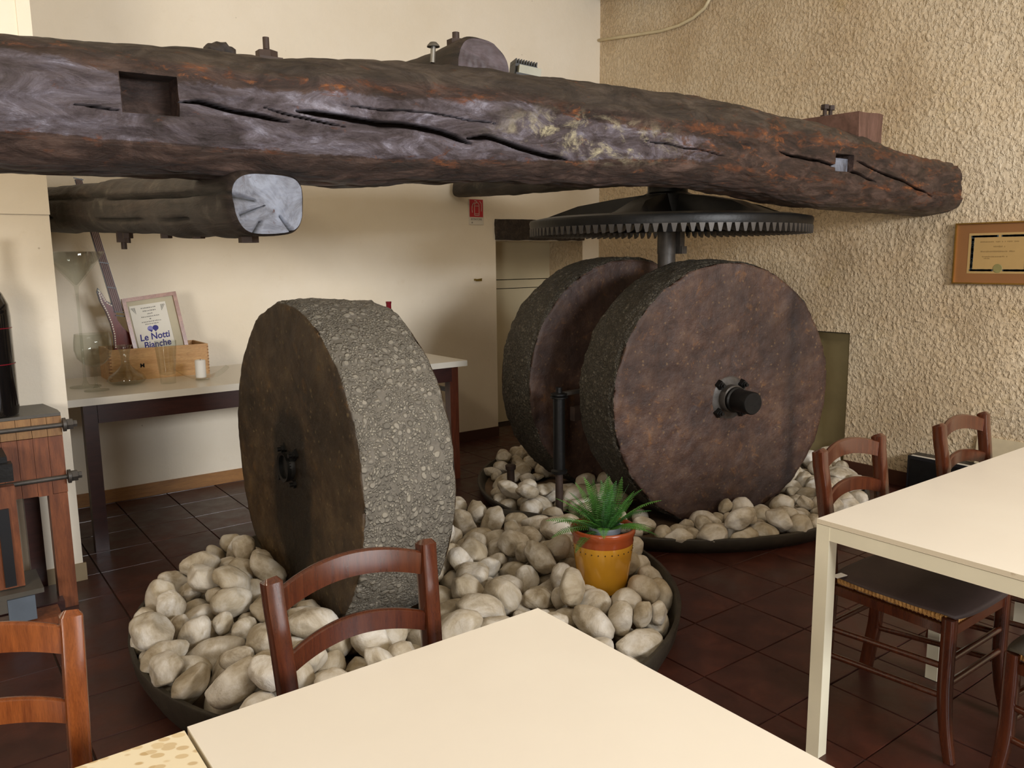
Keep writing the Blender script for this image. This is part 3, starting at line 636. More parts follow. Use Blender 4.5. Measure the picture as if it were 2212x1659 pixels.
# timber lintel over the niche, ceiling rafter
lt = empty('niche_lintel', (4.4, YB, 1.75), label='short dark oak lintel set in the wall over the niche', cat='lintel')
bm = bmesh.new(); box(bm, 3.985 - 4.4, 4.95 - 4.4, -.03, .12, -.085, .085); bmesh.ops.subdivide_edges(bm, edges=bm.edges[:], cuts=14, use_grid_fill=True); jitter(bm, .012, 8)
o = bm_obj('timber', bm, M['log'], lt, auto=60)
bm = bmesh.new(); sweep(bm, [Vector((4.99, 5.62, 3.93)).lerp(Vector((5.24, 3.86, 3.43)), i / 40) for i in range(41)], circ(.115, 28)); jitter(bm, .012, 5)
tag(bm_obj('roof_rafter', bm, M['log'], auto=60), 'dark round rafter end sloping into the top of the rough wall', 'rafter')
bm = bmesh.new(); P = [(5.13, 5.545, 3.40), (5.13, 5.3, 3.372), (5.13, 4.81, 3.318), (5.13, 4.62, 3.318), (5.13, 4.47, 3.342), (5.13, 4.36, 3.39), (5.13, 4.30, 3.46)]
sweep(bm, P, circ(.013, 10)); tag(bm_obj('cable_conduit', bm, M['conduit'], smooth=True), 'thin cream painted conduit bending up the rough wall to the rafter', 'conduit')

# ------------------------------------------------------------------ iron pans
P1 = (1.615, 2.871, 1.107, .15); P2 = (3.90, 3.555, 1.238, .09)
BED1, BED2 = .06, .03
def pan(p, bed, label):
    x, y, r, h = p; e = empty('stone_pan', (x, y, 0), label=label, cat='pan')
    bm = bmesh.new(); prof = [(0, 0), (r - .05, 0), (r - .012, h * .5), (r, h - .006), (r - .003, h), (r - .016, h), (r - .020, h - .008), (r - .03, h * .6), (r - .05, bed)]
    lathe(bm, prof, 128); bm_obj('rim', bm, M['pan_iron'], e, auto=50)
    bm = bmesh.new(); lathe(bm, [(0, bed), (r * .3, bed), (r * .6, bed), (r - .045, bed)], 96); o = bm_obj('bed', bm, M['pan_floor'], e); return e
pan(P1, BED1, 'round dark iron pan full of white stones under the near grey millstone')
pan(P2, BED2, 'round low iron pan of stones under the two standing millstones by the corner')

# ------------------------------------------------------------------ millstones
def millstone(name, c, ang, r, T, zb, mat, label, seed, oil, hole=0.0, chip=.012):
    e = empty(name, (c[0], c[1], zb + r), ang, label=label, cat='millstone')
    prof = []
    for i in range(46): prof.append((max(hole, .0008) + (r - .018 - hole) * (i / 45), T / 2, 0.0))
    prof += [(r - .010, T / 2 - .002, .3), (r - .004, T / 2 - .007, .6), (r, T / 2 - .016, .9)]
    for i in range(1, 34): prof.append((r + .006 * math.sin(math.pi * i / 34), T / 2 - .016 - (T - .032) * i / 34, 1.0))
    prof += [(r, -T / 2 + .016, .9), (r - .01, -T / 2 + .003, .4)]
    for i in range(14): prof.append((max(hole, .0008) + (r - .018 - hole) * (1 - i / 13), -T / 2, 0.0))
    n = 300; co = []; tr = []; ol = []
    for k, (rr, x, t) in enumerate(prof):
        for j in range(n):
            a = 2 * math.pi * j / n; p = Vector((x, rr * math.cos(a), rr * math.sin(a)))
            nr = Vector((1 if x > 0 else -1, 0, 0)) if t < .35 else Vector((0, math.cos(a), math.sin(a)))
            q = p + Vector((seed, 0, 0)); d = noise.fractal(q * 3, 1, 2, 3) * .010
            if t > .5: d += noise.fractal(q * 16, 1, 2, 3) * .006 + (noise.noise(q * 48)) * .0025
            else: d = d * .8 + noise.fractal(q * 18, 1, 2, 2) * .0035
            if .2 < t < .95 or t >= .95 and abs(x) > T / 2 - .03: d -= abs(noise.noise(q * 9)) * chip * 1.5 + max(0, noise.noise(q * 22)) * chip
            co.append(p + nr * d); tr.append(t); ol.append(oil(p) if t < .5 and x > 0 else 0)
    me = grid_mesh('stone', [tuple(p) for p in co], len(prof), n, mat, caps=False); 
    for pl in me.polygons: pl.use_smooth = True
    setattr_f(me, 'tread', tr); setattr_f(me, 'oil', ol)
    o = bpy.data.objects.new('stone', me); C.objects.link(o); o.parent = e
    return e
def oil1(p):  # local y maps to world -y, z up
    d = (p.y / .19) ** 2 + ((p.z + .12) / .40) ** 2 + .5 * noise.noise(p * 6); return max(0, min(1, (1.15 - d) * 2.2))
def oil2(p):
    s = -p.y
    st = max(0, 1 - abs(p.y - .46 + .02 * noise.noise(p * 5)) / .07) * (1 if p.z > -.6 else 0); lo = max(0, min(1, (-.32 - p.z + .15 * noise.noise(p * 3)) / .25))
    return max(0, min(1, .8 * st + .5 * lo + .5 * max(0, noise.noise(p * 3 + Vector((3, 0, 0))) - .1)))
W1C, W1A, W1R, W1T = (1.363, 3.064), 3.134, .651 + .003, .379
W2C, W2A, W2R, W2T = (3.653, 3.028), -1.791, .740, .378
W3C, W3A, W3R, W3T = (3.692, 3.847), -1.692, .752, .362
w1 = millstone('millstone', W1C, W1A, W1R, W1T, .05, M['mill_near'], 'pale grey pebbly millstone standing on edge in the near pan, dark face to the left', 1, oil1)
w2 = millstone('millstone', W2C, W2A, W2R, W2T, .008, M['mill_far'], 'reddish brown upright millstone with a round iron hub facing the room', 7, oil2)
w3 = millstone('millstone', W3C, W3A, W3R, W3T, .005, M['mill_far'], 'dark upright millstone half hidden behind the one with the iron hub', 13, lambda p: .3)
def collar(parent, T, L, rp, lugs, rc, tip):
    e = bpy.data.objects.new('hub', None); C.objects.link(e); e.parent = parent; e.location = (T / 2 - .004, 0, 0); e.rotation_euler = (0, R(90), 0); e.empty_display_size = .05
    bm = bmesh.new(); lathe(bm, [(0, 0), (rp, 0), (rp + .004, .006), (rp - .004, .012), (rp * .66, .014), (rp * .66, .055), (rp * .6, .06), (rp * .6, .05), (0, .05)], 40); jitter(bm, .004, 12); bm_obj('hub_plate', bm, M['iron_grey'], e, auto=50)
    if L:
        bm = bmesh.new(); lathe(bm, [(0, .03), (rc + .008, .03), (rc + .008, .075), (rc, .082), (rc, L - .006), (rc - .005, L), (0, L)], 40); bm_obj('axle_end', bm, M['iron'], e, auto=40)
    for i in range(lugs):
        a = i * 2 * math.pi / lugs + .75; bm = bmesh.new(); ca, sa = math.cos(a), math.sin(a); q = Vector((ca * rp * .93, sa * rp * .93, 0))
        bmesh.ops.create_cone(bm, cap_ends=True, segments=4, radius1=.03, radius2=.024, depth=.03, matrix=Matrix.Translation(q + Vector((0, 0, .022))) @ Matrix.Rotation(a + .78, 4, 'Z'))
        tube(bm, q + Vector((0, 0, .03)), q + Vector((0, 0, .062)), .009, 10); hexnut(bm, q + Vector((0, 0, .036)), (0, 0, 1), .016, .012)
        bm_obj('lug_bolt', bm, M['iron'], e, auto=35)
    return e
h2 = collar(w2, W2T, .205, .118, 4, .062, 0); h2.location = (W2T / 2 - .004, .01, -.015)
h1 = collar(w1, W1T, 0, .09, 4, .05, 0); h1.location = (W1T / 2 - .03, 0, .0)
for ch in h1.children: ch.data.materials[0] = M['iron']
bm = bmesh.new(); lathe(bm, [(0, .02), (.045, .02), (.048, .062), (.06, .066), (.06, .05)], 28); bm_obj('bore_ring', bm, M['iron'], h1, auto=40)

# scraper post and small bolt among the stones of the far pan
sp = empty('scraper_post', (2.9, 3.45, BED2), label='thin upright iron scraper post with ring flanges before the rear millstone', cat='post')
bm = bmesh.new(); lathe(bm, [(0, 0), (.022, 0), (.022, .30), (0, .30)], 20); bm_obj('foot_rod', bm, M['rust_iron'], sp, auto=40)
bm = bmesh.new(); lathe(bm, [(0, .27), (.046, .27), (.048, .285), (.034, .295), (.034, .70), (.05, .705), (.05, .712), (.04, .716), (.046, .722), (.046, .73), (.018, .735), (.018, .765), (0, .765)], 28); bm_obj('tube', bm, M['iron'], sp, auto=40)
bm = bmesh.new(); sweep(bm, [(0.03, 0, .725), (.16, -.01, .73), (.3, .0, .73)], rect(.035, .02)); bm_obj('arm', bm, M['iron_grey'], sp, bevel=.002, auto=40)
bm = bmesh.new(); box(bm, .10, .30, -.02, .02, .56, .64); bm_obj('bracket', bm, M['rust_iron'], sp, bevel=.006, auto=40)
bm = bmesh.new(); lathe(bm, [(0, -.08), (.024, -.08), (.024, .05), (.032, .05), (.034, .075), (.028, .08), (.0, .082)], 20); o = bm_obj('pivot_bolt', bm, M['rust_iron'], auto=40); o.location = (2.955, 3.99, .15)
tag(o, 'short round-headed rusty bolt rising from the stones at the left of the far pan', 'bolt')
# ------------------------------------------------------------------ river stones (positions settled by a rigid-body drop, stored below)
def stone_variant(i):
    rs = random.Random(100 + i); bm = bmesh.new(); bmesh.ops.create_icosphere(bm, subdivisions=4, radius=1.0)
    L = rs.uniform(.95, 1.35); Wd = rs.uniform(.8, 1.0); Hh = rs.uniform(.58, .8)
    cuts = [(Vector((rs.gauss(0, 1), rs.gauss(0, 1), rs.gauss(0, 1))).normalized(), rs.uniform(.72, .92)) for _ in range(rs.randint(4, 7))]
    for v in bm.verts:
        p = v.co.copy()
        for nrm, d in cuts:
            k = p.dot(nrm) - d
            if k > 0: p -= nrm * k * .82
        p *= 1 + .13 * noise.noise(p * 1.3 + Vector((i * 9, 0, 0))) + .035 * noise.noise(p * 4 + Vector((0, i * 9, 0))) + .008 * noise.noise(p * 12)
        v.co = Vector((p.x * L, p.y * Wd, p.z * Hh)) * .058
    me = bpy.data.meshes.new('river_stone'); bm.to_mesh(me); bm.free(); me.materials.append(M['pebble'])
    for p in me.polygons: p.use_smooth = True
    return me
SV = [stone_variant(i) for i in range(12)]
STONES = [tuple(map(int, r.split(','))) for r in '''705,2408,220,-14,264,4,125,5,1 585,2942,222,-52,-281,54,138,8,1 616,2606,148,23,-90,-102,138,6,1 2018,1944,120,12,-311,9,138,5,1 1930,2103,175,-231,-29,168,125,5,1 896,3036,212,94,-259,14,138,2,1 1054,2624,238,45,-297,-2,125,5,1 565,2689,192,43,36,-139,108,0,1 1485,2356,179,309,-55,-37,138,10,1 755,2799,133,-44,28,291,138,10,1 1780,2476,185,-116,-117,-112,138,8,1 1666,2453,173,25,-30,270,138,11,1 1960,2259,254,-197,-32,72,115,4,1 779,2304,270,-39,-44,220,105,1,1 719,2926,158,-275,-110,-85,125,10,1 2099,2630,232,-67,53,-141,115,10,1 934,3143,258,-27,-270,-86,105,4,1 1094,3171,255,302,76,-29,115,3,1 2023,2053,183,70,-119,-107,115,2,1 719,3232,178,-80,-116,229,105,9,1 869,3267,240,266,64,-29,125,1,1 593,2821,175,-6,279,-4,108,10,1 1212,2487,175,67,58,-112,125,1,1 2289,2191,180,-40,-16,-211,125,5,1 1715,2626,186,40,-53,204,138,0,1 3341,2531,172,70,-50,-40,115,11,2 2134,2869,221,278,2,164,138,9,1 1909,2399,167,-27,-15,236,95,1,1 875,2635,218,-137,56,151,125,10,1 906,3469,230,-112,-18,-75,115,3,1 2030,2213,182,2,-38,-111,125,8,1 715,3369,151,195,-61,141,138,4,1 1808,2716,183,-240,-36,-120,138,7,1 2201,2629,249,16,71,307,115,0,1 775,2590,200,81,-7,269,95,1,1 1107,3499,251,62,-17,158,115,11,1 3563,2447,147,294,-31,139,115,11,2 2360,3350,144,-57,197,-33,115,4,1 2081,1998,202,-125,50,106,95,2,1 2406,2884,220,-256,21,-133,115,4,1 3212,2599,95,90,-17,276,138,9,2 2006,2605,161,81,-53,40,100,6,1 1966,2954,185,164,-7,119,138,11,1 2226,3421,139,-250,97,56,138,4,1 830,2945,179,102,-60,-198,85,0,1 2144,2147,177,277,31,41,125,11,1 879,2852,172,-157,41,-268,95,9,1 1159,2312,182,-282,76,-77,85,10,1 1818,2833,226,-231,48,16,105,7,1 1053,2502,113,52,267,15,108,1,1 872,2354,224,90,-250,-113,125,1,1 813,3521,135,-70,-61,-265,138,10,1 3676,2396,94,-135,30,-38,125,7,2 2400,2210,118,-44,244,112,125,9,1 2347,3469,177,-251,-35,129,115,1,1 2143,1974,198,152,-51,-231,85,2,1 2760,3741,164,266,47,-107,105,10,2 738,2301,155,24,251,-153,138,11,1 822,3165,123,24,74,149,138,6,1 3488,2486,82,303,24,-43,138,2,2 2086,2460,192,-181,132,12,115,9,1 3151,3559,94,35,-14,-30,138,4,2 1257,2338,167,307,17,70,100,7,1 3071,2704,81,-9,305,-112,108,11,2 2740,3540,199,282,10,-83,115,2,2 2750,3509,98,-199,9,-116,125,0,2 1004,2898,198,292,6,-147,138,10,1 1011,3265,239,-293,-17,37,125,0,1 3900,2668,96,-112,56,201,125,9,2 663,2720,151,75,-281,-68,95,1,1 948,2207,211,-33,-42,214,115,2,1 825,3366,159,260,33,161,100,3,1 1322,2543,132,95,-75,69,138,0,1 947,2433,212,29,251,-116,125,0,1 1922,2795,168,-89,-19,-38,115,6,1 2285,2956,191,-13,1,-159,115,8,1 2049,2731,122,-117,7,-160,138,10,1 2426,3046,188,121,5,210,125,11,1 1135,2584,155,-302,-60,62,100,9,1 3095,2969,74,-300,25,-13,105,1,2 2478,2340,130,-193,48,37,125,3,1 1602,2583,120,204,-32,-55,125,10,1 707,3048,143,-154,71,132,115,2,1 705,2508,116,243,2,140,138,4,1 3365,2779,88,-22,301,-139,125,10,2 3345,2506,78,176,-33,-60,100,10,2 2192,2048,117,-82,-282,66,138,11,1 1980,2335,175,-268,82,12,95,11,1 2098,2744,218,138,43,128,85,8,1 1426,2471,115,-114,16,196,115,1,1 3271,3645,141,314,-5,16,108,10,2 3987,2573,120,23,-231,-23,85,7,2 1133,3748,180,-19,-55,-235,125,7,1 1794,2842,118,-63,75,58,125,0,1 1860,2575,169,-18,6,284,115,5,1 2835,3586,92,-48,14,-96,138,3,2 3650,2744,100,-90,249,56,138,0,2 1140,2450,95,-73,311,78,85,4,1 1019,3141,189,-78,312,-10,95,8,1 1642,2736,119,2,-298,103,138,4,1 2416,2440,192,-47,0,200,125,8,1 2533,3379,107,-115,9,229,95,5,1 2124,2988,149,-223,-1,-197,108,4,1 764,2660,128,-17,65,-255,115,4,1 3552,2787,135,60,57,-277,85,2,2 4683,2788,117,-12,-26,196,115,9,2 2556,2547,182,-153,-30,-15,105,4,1 1927,2245,142,-269,9,116,100,7,1 2901,3598,166,19,1,-119,95,6,2 3078,2813,70,-18,2,84,100,11,2 4238,2703,77,242,3,189,115,4,2 1037,3715,162,-215,57,92,95,4,1 1633,2339,130,303,-34,-31,138,11,1 3687,2620,88,-113,-34,266,125,11,2 2788,3381,81,-6,53,188,115,11,2 4401,2496,80,76,17,122,115,11,2 3256,2690,118,68,-101,246,95,9,2 2252,3150,121,268,28,-14,138,9,1 2057,3069,173,-49,81,253,108,7,1 820,3283,110,-113,-30,-116,108,11,1 4150,2418,92,-49,52,152,138,8,2 4446,2886,92,25,76,-285,100,10,2 2300,3643,139,-261,-78,-18,138,1,1 3023,3406,83,-280,-40,-22,125,7,2 2746,3724,67,21,-18,-297,100,8,2 2038,2902,121,25,82,193,125,6,1 3279,4497,136,5,25,-226,95,6,2 3391,4179,85,-10,309,57,125,8,2 2520,2468,118,-103,31,-29,138,7,1 1755,2152,187,-30,271,-45,100,4,1 4309,2895,72,47,-2,-78,125,6,2 1116,2825,192,288,-42,35,95,0,1 3212,4444,76,-18,-21,-188,108,5,2 2303,3087,175,80,-13,108,108,2,1 885,3163,188,137,-3,199,85,3,1 3292,3351,78,60,35,-235,115,7,2 3728,2520,128,-13,310,-123,85,4,2 1834,1998,117,-290,-33,-10,138,7,1 4797,3087,147,-313,0,61,138,11,2 3112,4417,64,44,-3,211,100,6,2 2215,3286,109,31,23,284,138,2,1 1778,2926,190,247,-52,86,115,2,1 3405,4356,101,-26,-52,151,100,7,2 3950,2391,145,-258,-12,7,115,10,2 3255,4266,70,-99,7,254,100,9,2 2044,3250,158,267,-85,88,95,8,1 2222,2567,178,255,2,200,85,11,1 3199,4129,63,27,20,-59,95,2,2 4242,2813,70,-12,-10,365,105,7,2 2071,2519,107,38,-7,-53,138,6,1 1864,2470,105,307,-16,97,108,4,1 1081,2740,204,76,-271,-36,100,5,1 3444,4537,94,215,58,130,108,3,2 3389,3561,144,-300,32,-47,125,0,2 2756,3819,73,-53,15,-18,95,1,2 3180,2726,70,-308,-17,-40,95,9,2 1019,3474,183,282,-16,72,115,0,1 634,3262,126,153,104,-80,100,0,1 4790,2838,90,-302,-3,-123,138,5,2 1120,3303,236,55,-265,-149,105,5,1 3356,4448,82,26,-44,150,100,5,2 3132,3357,153,94,47,-116,105,7,2 3208,3109,64,-99,7,290,85,9,2 3823,2402,81,-38,-314,66,115,5,2 3002,4127,74,-7,267,2,125,6,2 3275,2829,65,137,-33,-100,72,6,2 2969,3614,116,-34,301,-42,95,5,2 2820,3635,190,96,-25,-139,95,9,2 831,3036,107,27,20,243,138,2,1 834,2487,174,112,70,49,138,0,1 4331,2722,124,148,41,216,95,3,2 1126,3646,177,42,-196,146,115,3,1 2832,3891,78,-85,3,-92,115,5,2 3344,2621,78,60,35,247,115,7,2 2157,2590,110,-86,8,-90,100,3,1 977,2634,161,-90,-19,-52,95,2,1 582,3026,150,-47,-27,220,100,2,1 4898,2910,96,261,73,89,108,11,2 2628,3048,139,-78,82,-32,138,7,1 3208,2816,62,31,5,-99,72,5,2 2289,2648,167,-296,-51,30,138,1,1 3524,4657,80,23,39,-150,108,5,2 4567,2753,81,-314,6,141,138,2,2 4276,2518,88,-59,-47,132,138,1,2 938,2982,136,295,91,67,85,0,1 3489,2779,67,62,4,90,95,3,2 4464,2992,105,-172,-10,-1,138,4,2 3296,4147,57,-300,-5,-155,72,6,2 4093,2715,76,15,259,-174,85,4,2 2989,2946,70,-6,-2,370,100,8,2 3073,4310,60,233,-32,-170,72,11,2 3307,3437,153,64,-66,-213,125,5,2 582,2716,105,20,-268,31,95,0,1 3312,4336,74,25,4,222,95,11,2 3163,4234,61,21,-18,-29,85,8,2 1894,3153,223,108,7,-305,138,4,1 2136,2869,110,-119,-73,164,100,2,1 2063,2064,96,296,-2,-166,95,2,1 1176,2657,108,294,1,-97,108,5,1 4650,2923,144,-23,11,-271,115,3,2 3345,4590,86,-99,13,-228,138,9,2 3195,3705,78,-13,-305,49,115,4,2 4089,2542,84,298,75,9,115,7,2 2980,3523,71,-11,-280,180,95,9,2 2990,3287,81,-69,-303,30,125,8,2 3917,2552,65,21,-18,-80,95,8,2 1794,2350,112,-229,45,-176,95,10,1 4000,2475,74,16,-16,-166,95,10,2 4951,3021,138,-57,-91,163,138,6,2 1873,3033,169,-166,9,13,108,3,1 1989,2486,126,149,33,-119,85,6,1 2100,3138,112,-82,-282,-70,125,11,1 2086,2312,169,-95,36,-36,95,2,1 4653,2659,86,33,68,-250,125,0,2 3406,3387,89,-210,-9,-49,115,1,2 2152,2690,175,310,-62,86,108,9,1 1685,2855,182,223,-6,76,115,9,1 593,2920,114,-21,-36,-257,115,8,1 3459,2673,84,-270,-76,121,85,4,2 3818,2533,83,-155,-3,260,95,3,2 3430,2542,158,175,-6,-97,85,0,2 3588,2572,65,-90,5,-210,85,9,2 3653,2504,80,-32,56,-7,108,11,2 1104,2966,194,115,-48,227,108,8,1 1904,2346,100,23,22,313,115,2,1 1311,2406,106,312,2,77,125,2,1 983,2394,117,57,-17,-269,125,9,1 2402,2759,187,-279,40,-72,95,6,1 943,3087,113,150,-13,199,100,5,1 1065,2315,116,24,297,75,125,5,1 4422,2768,89,-6,-67,158,138,2,2 3078,3748,86,34,-309,83,125,0,2 2390,2941,154,-68,284,-2,72,6,1 907,3358,104,-47,-13,3,100,9,1 1547,2474,115,-98,11,199,138,9,1 4618,2995,81,-37,-12,265,115,4,2 3477,2602,119,-128,248,-13,115,6,2 2297,2777,178,22,-16,-291,108,8,1 3043,3928,76,11,-9,300,105,5,2 3796,2721,67,27,20,-13,108,2,2 1997,2829,90,-82,-282,47,72,11,1 1962,2432,110,-150,5,258,85,8,1 1816,2263,151,-148,4,50,95,9,1 1856,1871,114,-29,32,0,108,4,1 841,2404,116,-59,-44,-66,108,7,1 3980,2622,62,2,-6,233,72,9,2 2466,3319,100,58,-194,65,72,1,1 1853,2734,101,-8,267,3,115,6,1 3609,4703,79,54,265,89,95,11,2 4200,2576,151,198,-20,112,115,5,2 2328,2868,123,-158,-65,-11,108,7,1 2301,2151,98,92,13,217,85,11,1 717,3153,116,-164,108,168,85,6,1 1419,2611,95,-6,-302,-150,85,9,1 842,2891,102,43,-4,-69,125,6,1 2912,3010,115,21,-97,22,125,5,2 1862,2941,127,-182,104,71,115,8,1 2100,2259,105,-40,310,-46,95,10,1 954,2751,167,28,302,-62,138,9,1 2493,2885,199,151,24,-143,95,9,1 2327,3531,115,-163,-292,10,100,5,1 4841,2988,97,149,219,100,115,2,2 4794,3197,63,47,-2,202,95,6,2 2402,3160,114,-98,68,-100,108,0,1 1959,3109,113,-103,31,-268,125,7,1 1216,3802,103,0,308,35,115,2,1 2178,2745,113,-248,6,-81,108,3,1 1026,3042,167,-21,284,-16,85,8,1 986,2536,175,63,64,95,95,11,1 3373,3632,77,-39,-2,265,115,2,2 4167,2627,68,-34,14,210,85,3,2 3014,3644,63,-109,-21,138,72,11,2 3171,3339,67,-6,10,55,85,1,2 901,3447,107,76,-66,33,85,11,1 1944,2549,92,-295,-6,139,72,4,1 1910,2154,92,-8,56,-234,72,11,1 1067,2677,122,-164,-44,-110,115,9,1 3548,4509,77,-4,-302,106,115,9,2 4877,3203,109,-198,-31,25,100,1,2 4552,2893,74,-11,-21,69,100,9,2 4065,2643,58,8,-295,-18,72,6,2 2607,2678,243,170,37,247,105,7,1 1096,3392,169,15,-7,-197,125,11,1 1993,2299,90,249,-9,-197,72,8,1 588,2810,93,-16,-2,-279,72,5,1 620,3138,112,26,4,132,115,4,1 826,2287,97,-14,8,-198,85,4,1 941,2917,92,83,16,197,72,11,1 1193,2378,93,48,-2,105,95,6,1 1109,2781,112,-17,-23,157,100,7,1 1095,2891,126,210,-75,-58,100,4,1 1054,3103,105,-7,-299,-83,108,4,1 1150,2074,105,-286,-31,0,108,7,1 1440,2253,106,-278,-6,-156,100,4,1 1604,2097,112,-7,-299,26,125,4,1 1553,2230,103,27,20,137,125,2,1 1708,1998,99,-239,-3,-137,85,10,1 1702,2226,108,20,0,290,108,5,1 2099,2166,99,-16,-3,-271,85,0,1 2034,3011,97,21,-18,-39,100,8,1 1833,3154,107,-1,8,222,108,1,1 2182,3625,101,296,85,-16,85,7,1 988,2157,121,164,-103,161,115,0,1 1120,3087,169,-278,5,-145,85,10,1 1080,3237,126,212,16,223,138,4,1 1143,2208,131,-256,58,121,125,5,1 1329,2024,117,229,-23,-100,138,11,1 1347,2294,130,105,85,-268,108,5,1 1559,1981,172,-102,57,6,115,9,1 1482,2122,103,294,48,-50,100,2,1 1743,2099,114,144,44,165,95,11,1 1421,2696,96,-274,60,106,72,8,1 1607,2907,141,-16,176,101,100,10,1 1853,2242,92,312,0,69,85,2,1 1795,3264,177,273,39,-98,138,9,1 2548,3187,120,-22,-307,115,138,5,1 907,2245,128,148,40,-173,115,4,1 945,3231,129,186,32,209,138,9,1 942,3653,103,22,4,-219,115,3,1 1070,2130,98,146,1,156,72,7,1 1241,2169,102,-12,-300,113,100,4,1 1523,1835,103,-21,-3,313,100,4,1 1566,1940,93,3,-298,-62,72,8,1 1609,2211,172,-8,-314,-16,115,6,1 1760,1836,91,303,-21,-80,72,9,1 1827,2150,121,-218,-63,129,108,11,1 1738,2998,110,-109,-311,7,125,0,1 2004,2161,99,242,3,-188,95,4,1 2054,2380,104,-8,56,-135,100,11,1 2007,3350,187,293,112,-41,115,9,1 2083,3507,155,-283,11,-108,100,11,1 2114,3378,118,33,83,108,115,6,1 2204,3534,106,132,-35,108,95,10,1 1042,2215,168,-37,50,194,72,9,1 1312,2664,112,-16,-308,-7,125,9,1 1235,2301,99,39,304,-28,85,0,1 1427,2056,188,116,-37,-134,125,10,1 1353,2173,125,-58,-63,194,108,4,1 1383,3892,99,90,30,-181,72,8,1 1650,1886,110,17,-41,303,95,3,1 1736,3087,194,303,-49,-96,125,5,1 1962,3479,212,44,-39,194,125,7,1 2088,3635,174,-83,47,-90,108,3,1 2216,2843,160,-6,303,66,85,3,1 2201,3739,112,137,-56,255,95,9,1 1881,3347,201,206,25,-114,138,1,1 869,2130,174,-76,307,-81,108,8,1 3121,3435,61,3,276,-175,85,6,2 3477,4118,62,288,-5,-163,72,0,2 4664,3130,87,232,-32,37,138,11,2 4922,3284,80,292,-8,15,115,5,2 3297,3553,74,-52,-279,-114,95,3,2 3454,3505,76,-274,23,157,100,5,2 3473,4418,74,-4,-313,-67,108,9,2 4659,2879,62,21,4,-248,85,3,2 5063,3321,86,39,255,94,115,8,2 2861,3106,70,27,20,-88,115,2,2 4490,3083,176,-21,-16,-303,138,10,2 3200,3428,111,208,110,-68,115,9,2 2534,2638,208,-96,-11,-61,95,4,1 2535,2768,200,72,-37,-45,115,6,1 898,3573,173,167,-22,-117,85,8,1 3009,3154,70,14,2,82,105,0,2 4503,2675,70,-5,-9,47,100,2,2'''.split()]
NSINGLE = 285
def stone_label(x, y, z, s, v, pn):
    size = 'large' if s > 1.2 else ('small' if s < .9 else 'medium'); shape = ('rounded', 'chunky', 'flattish', 'angular', 'oval', 'lumpy', 'smooth', 'faceted', 'blunt', 'wedge-shaped', 'long', 'egg-shaped')[v]
    if pn == 1:
        dx, dy = x - P1[0], y - P1[1]; rim = math.hypot(dx, dy) > .86
        if x < 1.1: w = 'left of near millstone' + (', front' if y < 2.6 else (', middle' if y < 3.0 else (', rear' if y < 3.4 else ', far end')))
        elif x > 2.38 and y < 2.75: w = 'right of yellow pot'
        elif x > 1.95 and y < 2.3: w = 'in front of yellow pot'
        elif x > 1.5 and y > 3.3: w = 'in near pan touching far pan'
        elif x > 1.9 and y > 2.5: w = 'just behind yellow pot'
        elif x > 1.5 and y > 2.75: w = 'right of near millstone, rear'
        elif x > 1.5 and y > 2.3: w = 'right of near millstone, front'
        else: w = 'beside corner of white table'
    else:
        dx, dy = x - P2[0], y - P2[1]; rim = math.hypot(dx, dy) > .98
        w = ('at left end of far pan' if x < 2.95 else 'in far pan left of brown millstone' if x < 3.2 else 'in far pan under brown millstone, left' if x < 3.6
             else 'in far pan under brown millstone, centre' if x < 4.0 else 'in far pan right of brown millstone' if x < 4.35 else 'at right end of far pan')
    return f'{size} {shape} white stone {w}' + (', rim' if rim else '') + (', on top' if z > (.17 if pn == 1 else .12) else '')
loose = {1: bmesh.new(), 2: bmesh.new()}; LAB = {}
for t_ in STONES[:NSINGLE]: LAB.setdefault(stone_label(t_[0] / 1e3, t_[1] / 1e3, t_[2] / 1e3, t_[6] / 100, t_[7], t_[8]), []).append(math.hypot(t_[0], t_[1]))
def unique_label(l, d):
    ds = sorted(LAB[l])
    if len(ds) == 1: return l
    k = ds.index(d); return l + (', nearer one' if k == 0 else ', farther one' if k == len(ds) - 1 else ', middle one')
for i, (x, y, z, a, b, c, s, v, pn) in enumerate(STONES):
    mw = Matrix.LocRotScale(Vector((x, y, z)) / 1e3, Euler((a / 1e2, b / 1e2, c / 1e2)), Vector((s / 100,) * 3))
    if i >= NSINGLE:
        bm = loose[pn]; n0 = len(bm.verts); bm.from_mesh(SV[v]); bm.verts.ensure_lookup_table(); bmesh.ops.transform(bm, matrix=mw, verts=bm.verts[n0:]); continue
    o = bpy.data.objects.new('river_stone', SV[v]); C.objects.link(o); o.matrix_world = mw
    tag(o, unique_label(stone_label(x / 1e3, y / 1e3, z / 1e3, s / 100, v, pn), math.hypot(x, y)), 'stone', 'stones in the near pan' if pn == 1 else 'stones in the far pan')
for pn, bm in loose.items():
    if not len(bm.verts): bm.free(); continue
    o = bm_obj('lower_stones', bm, M['pebble'], smooth=True); tag(o, 'lower white stones filling the ' + ('near' if pn == 1 else 'far') + ' pan between the others', 'stones', kind='stuff')

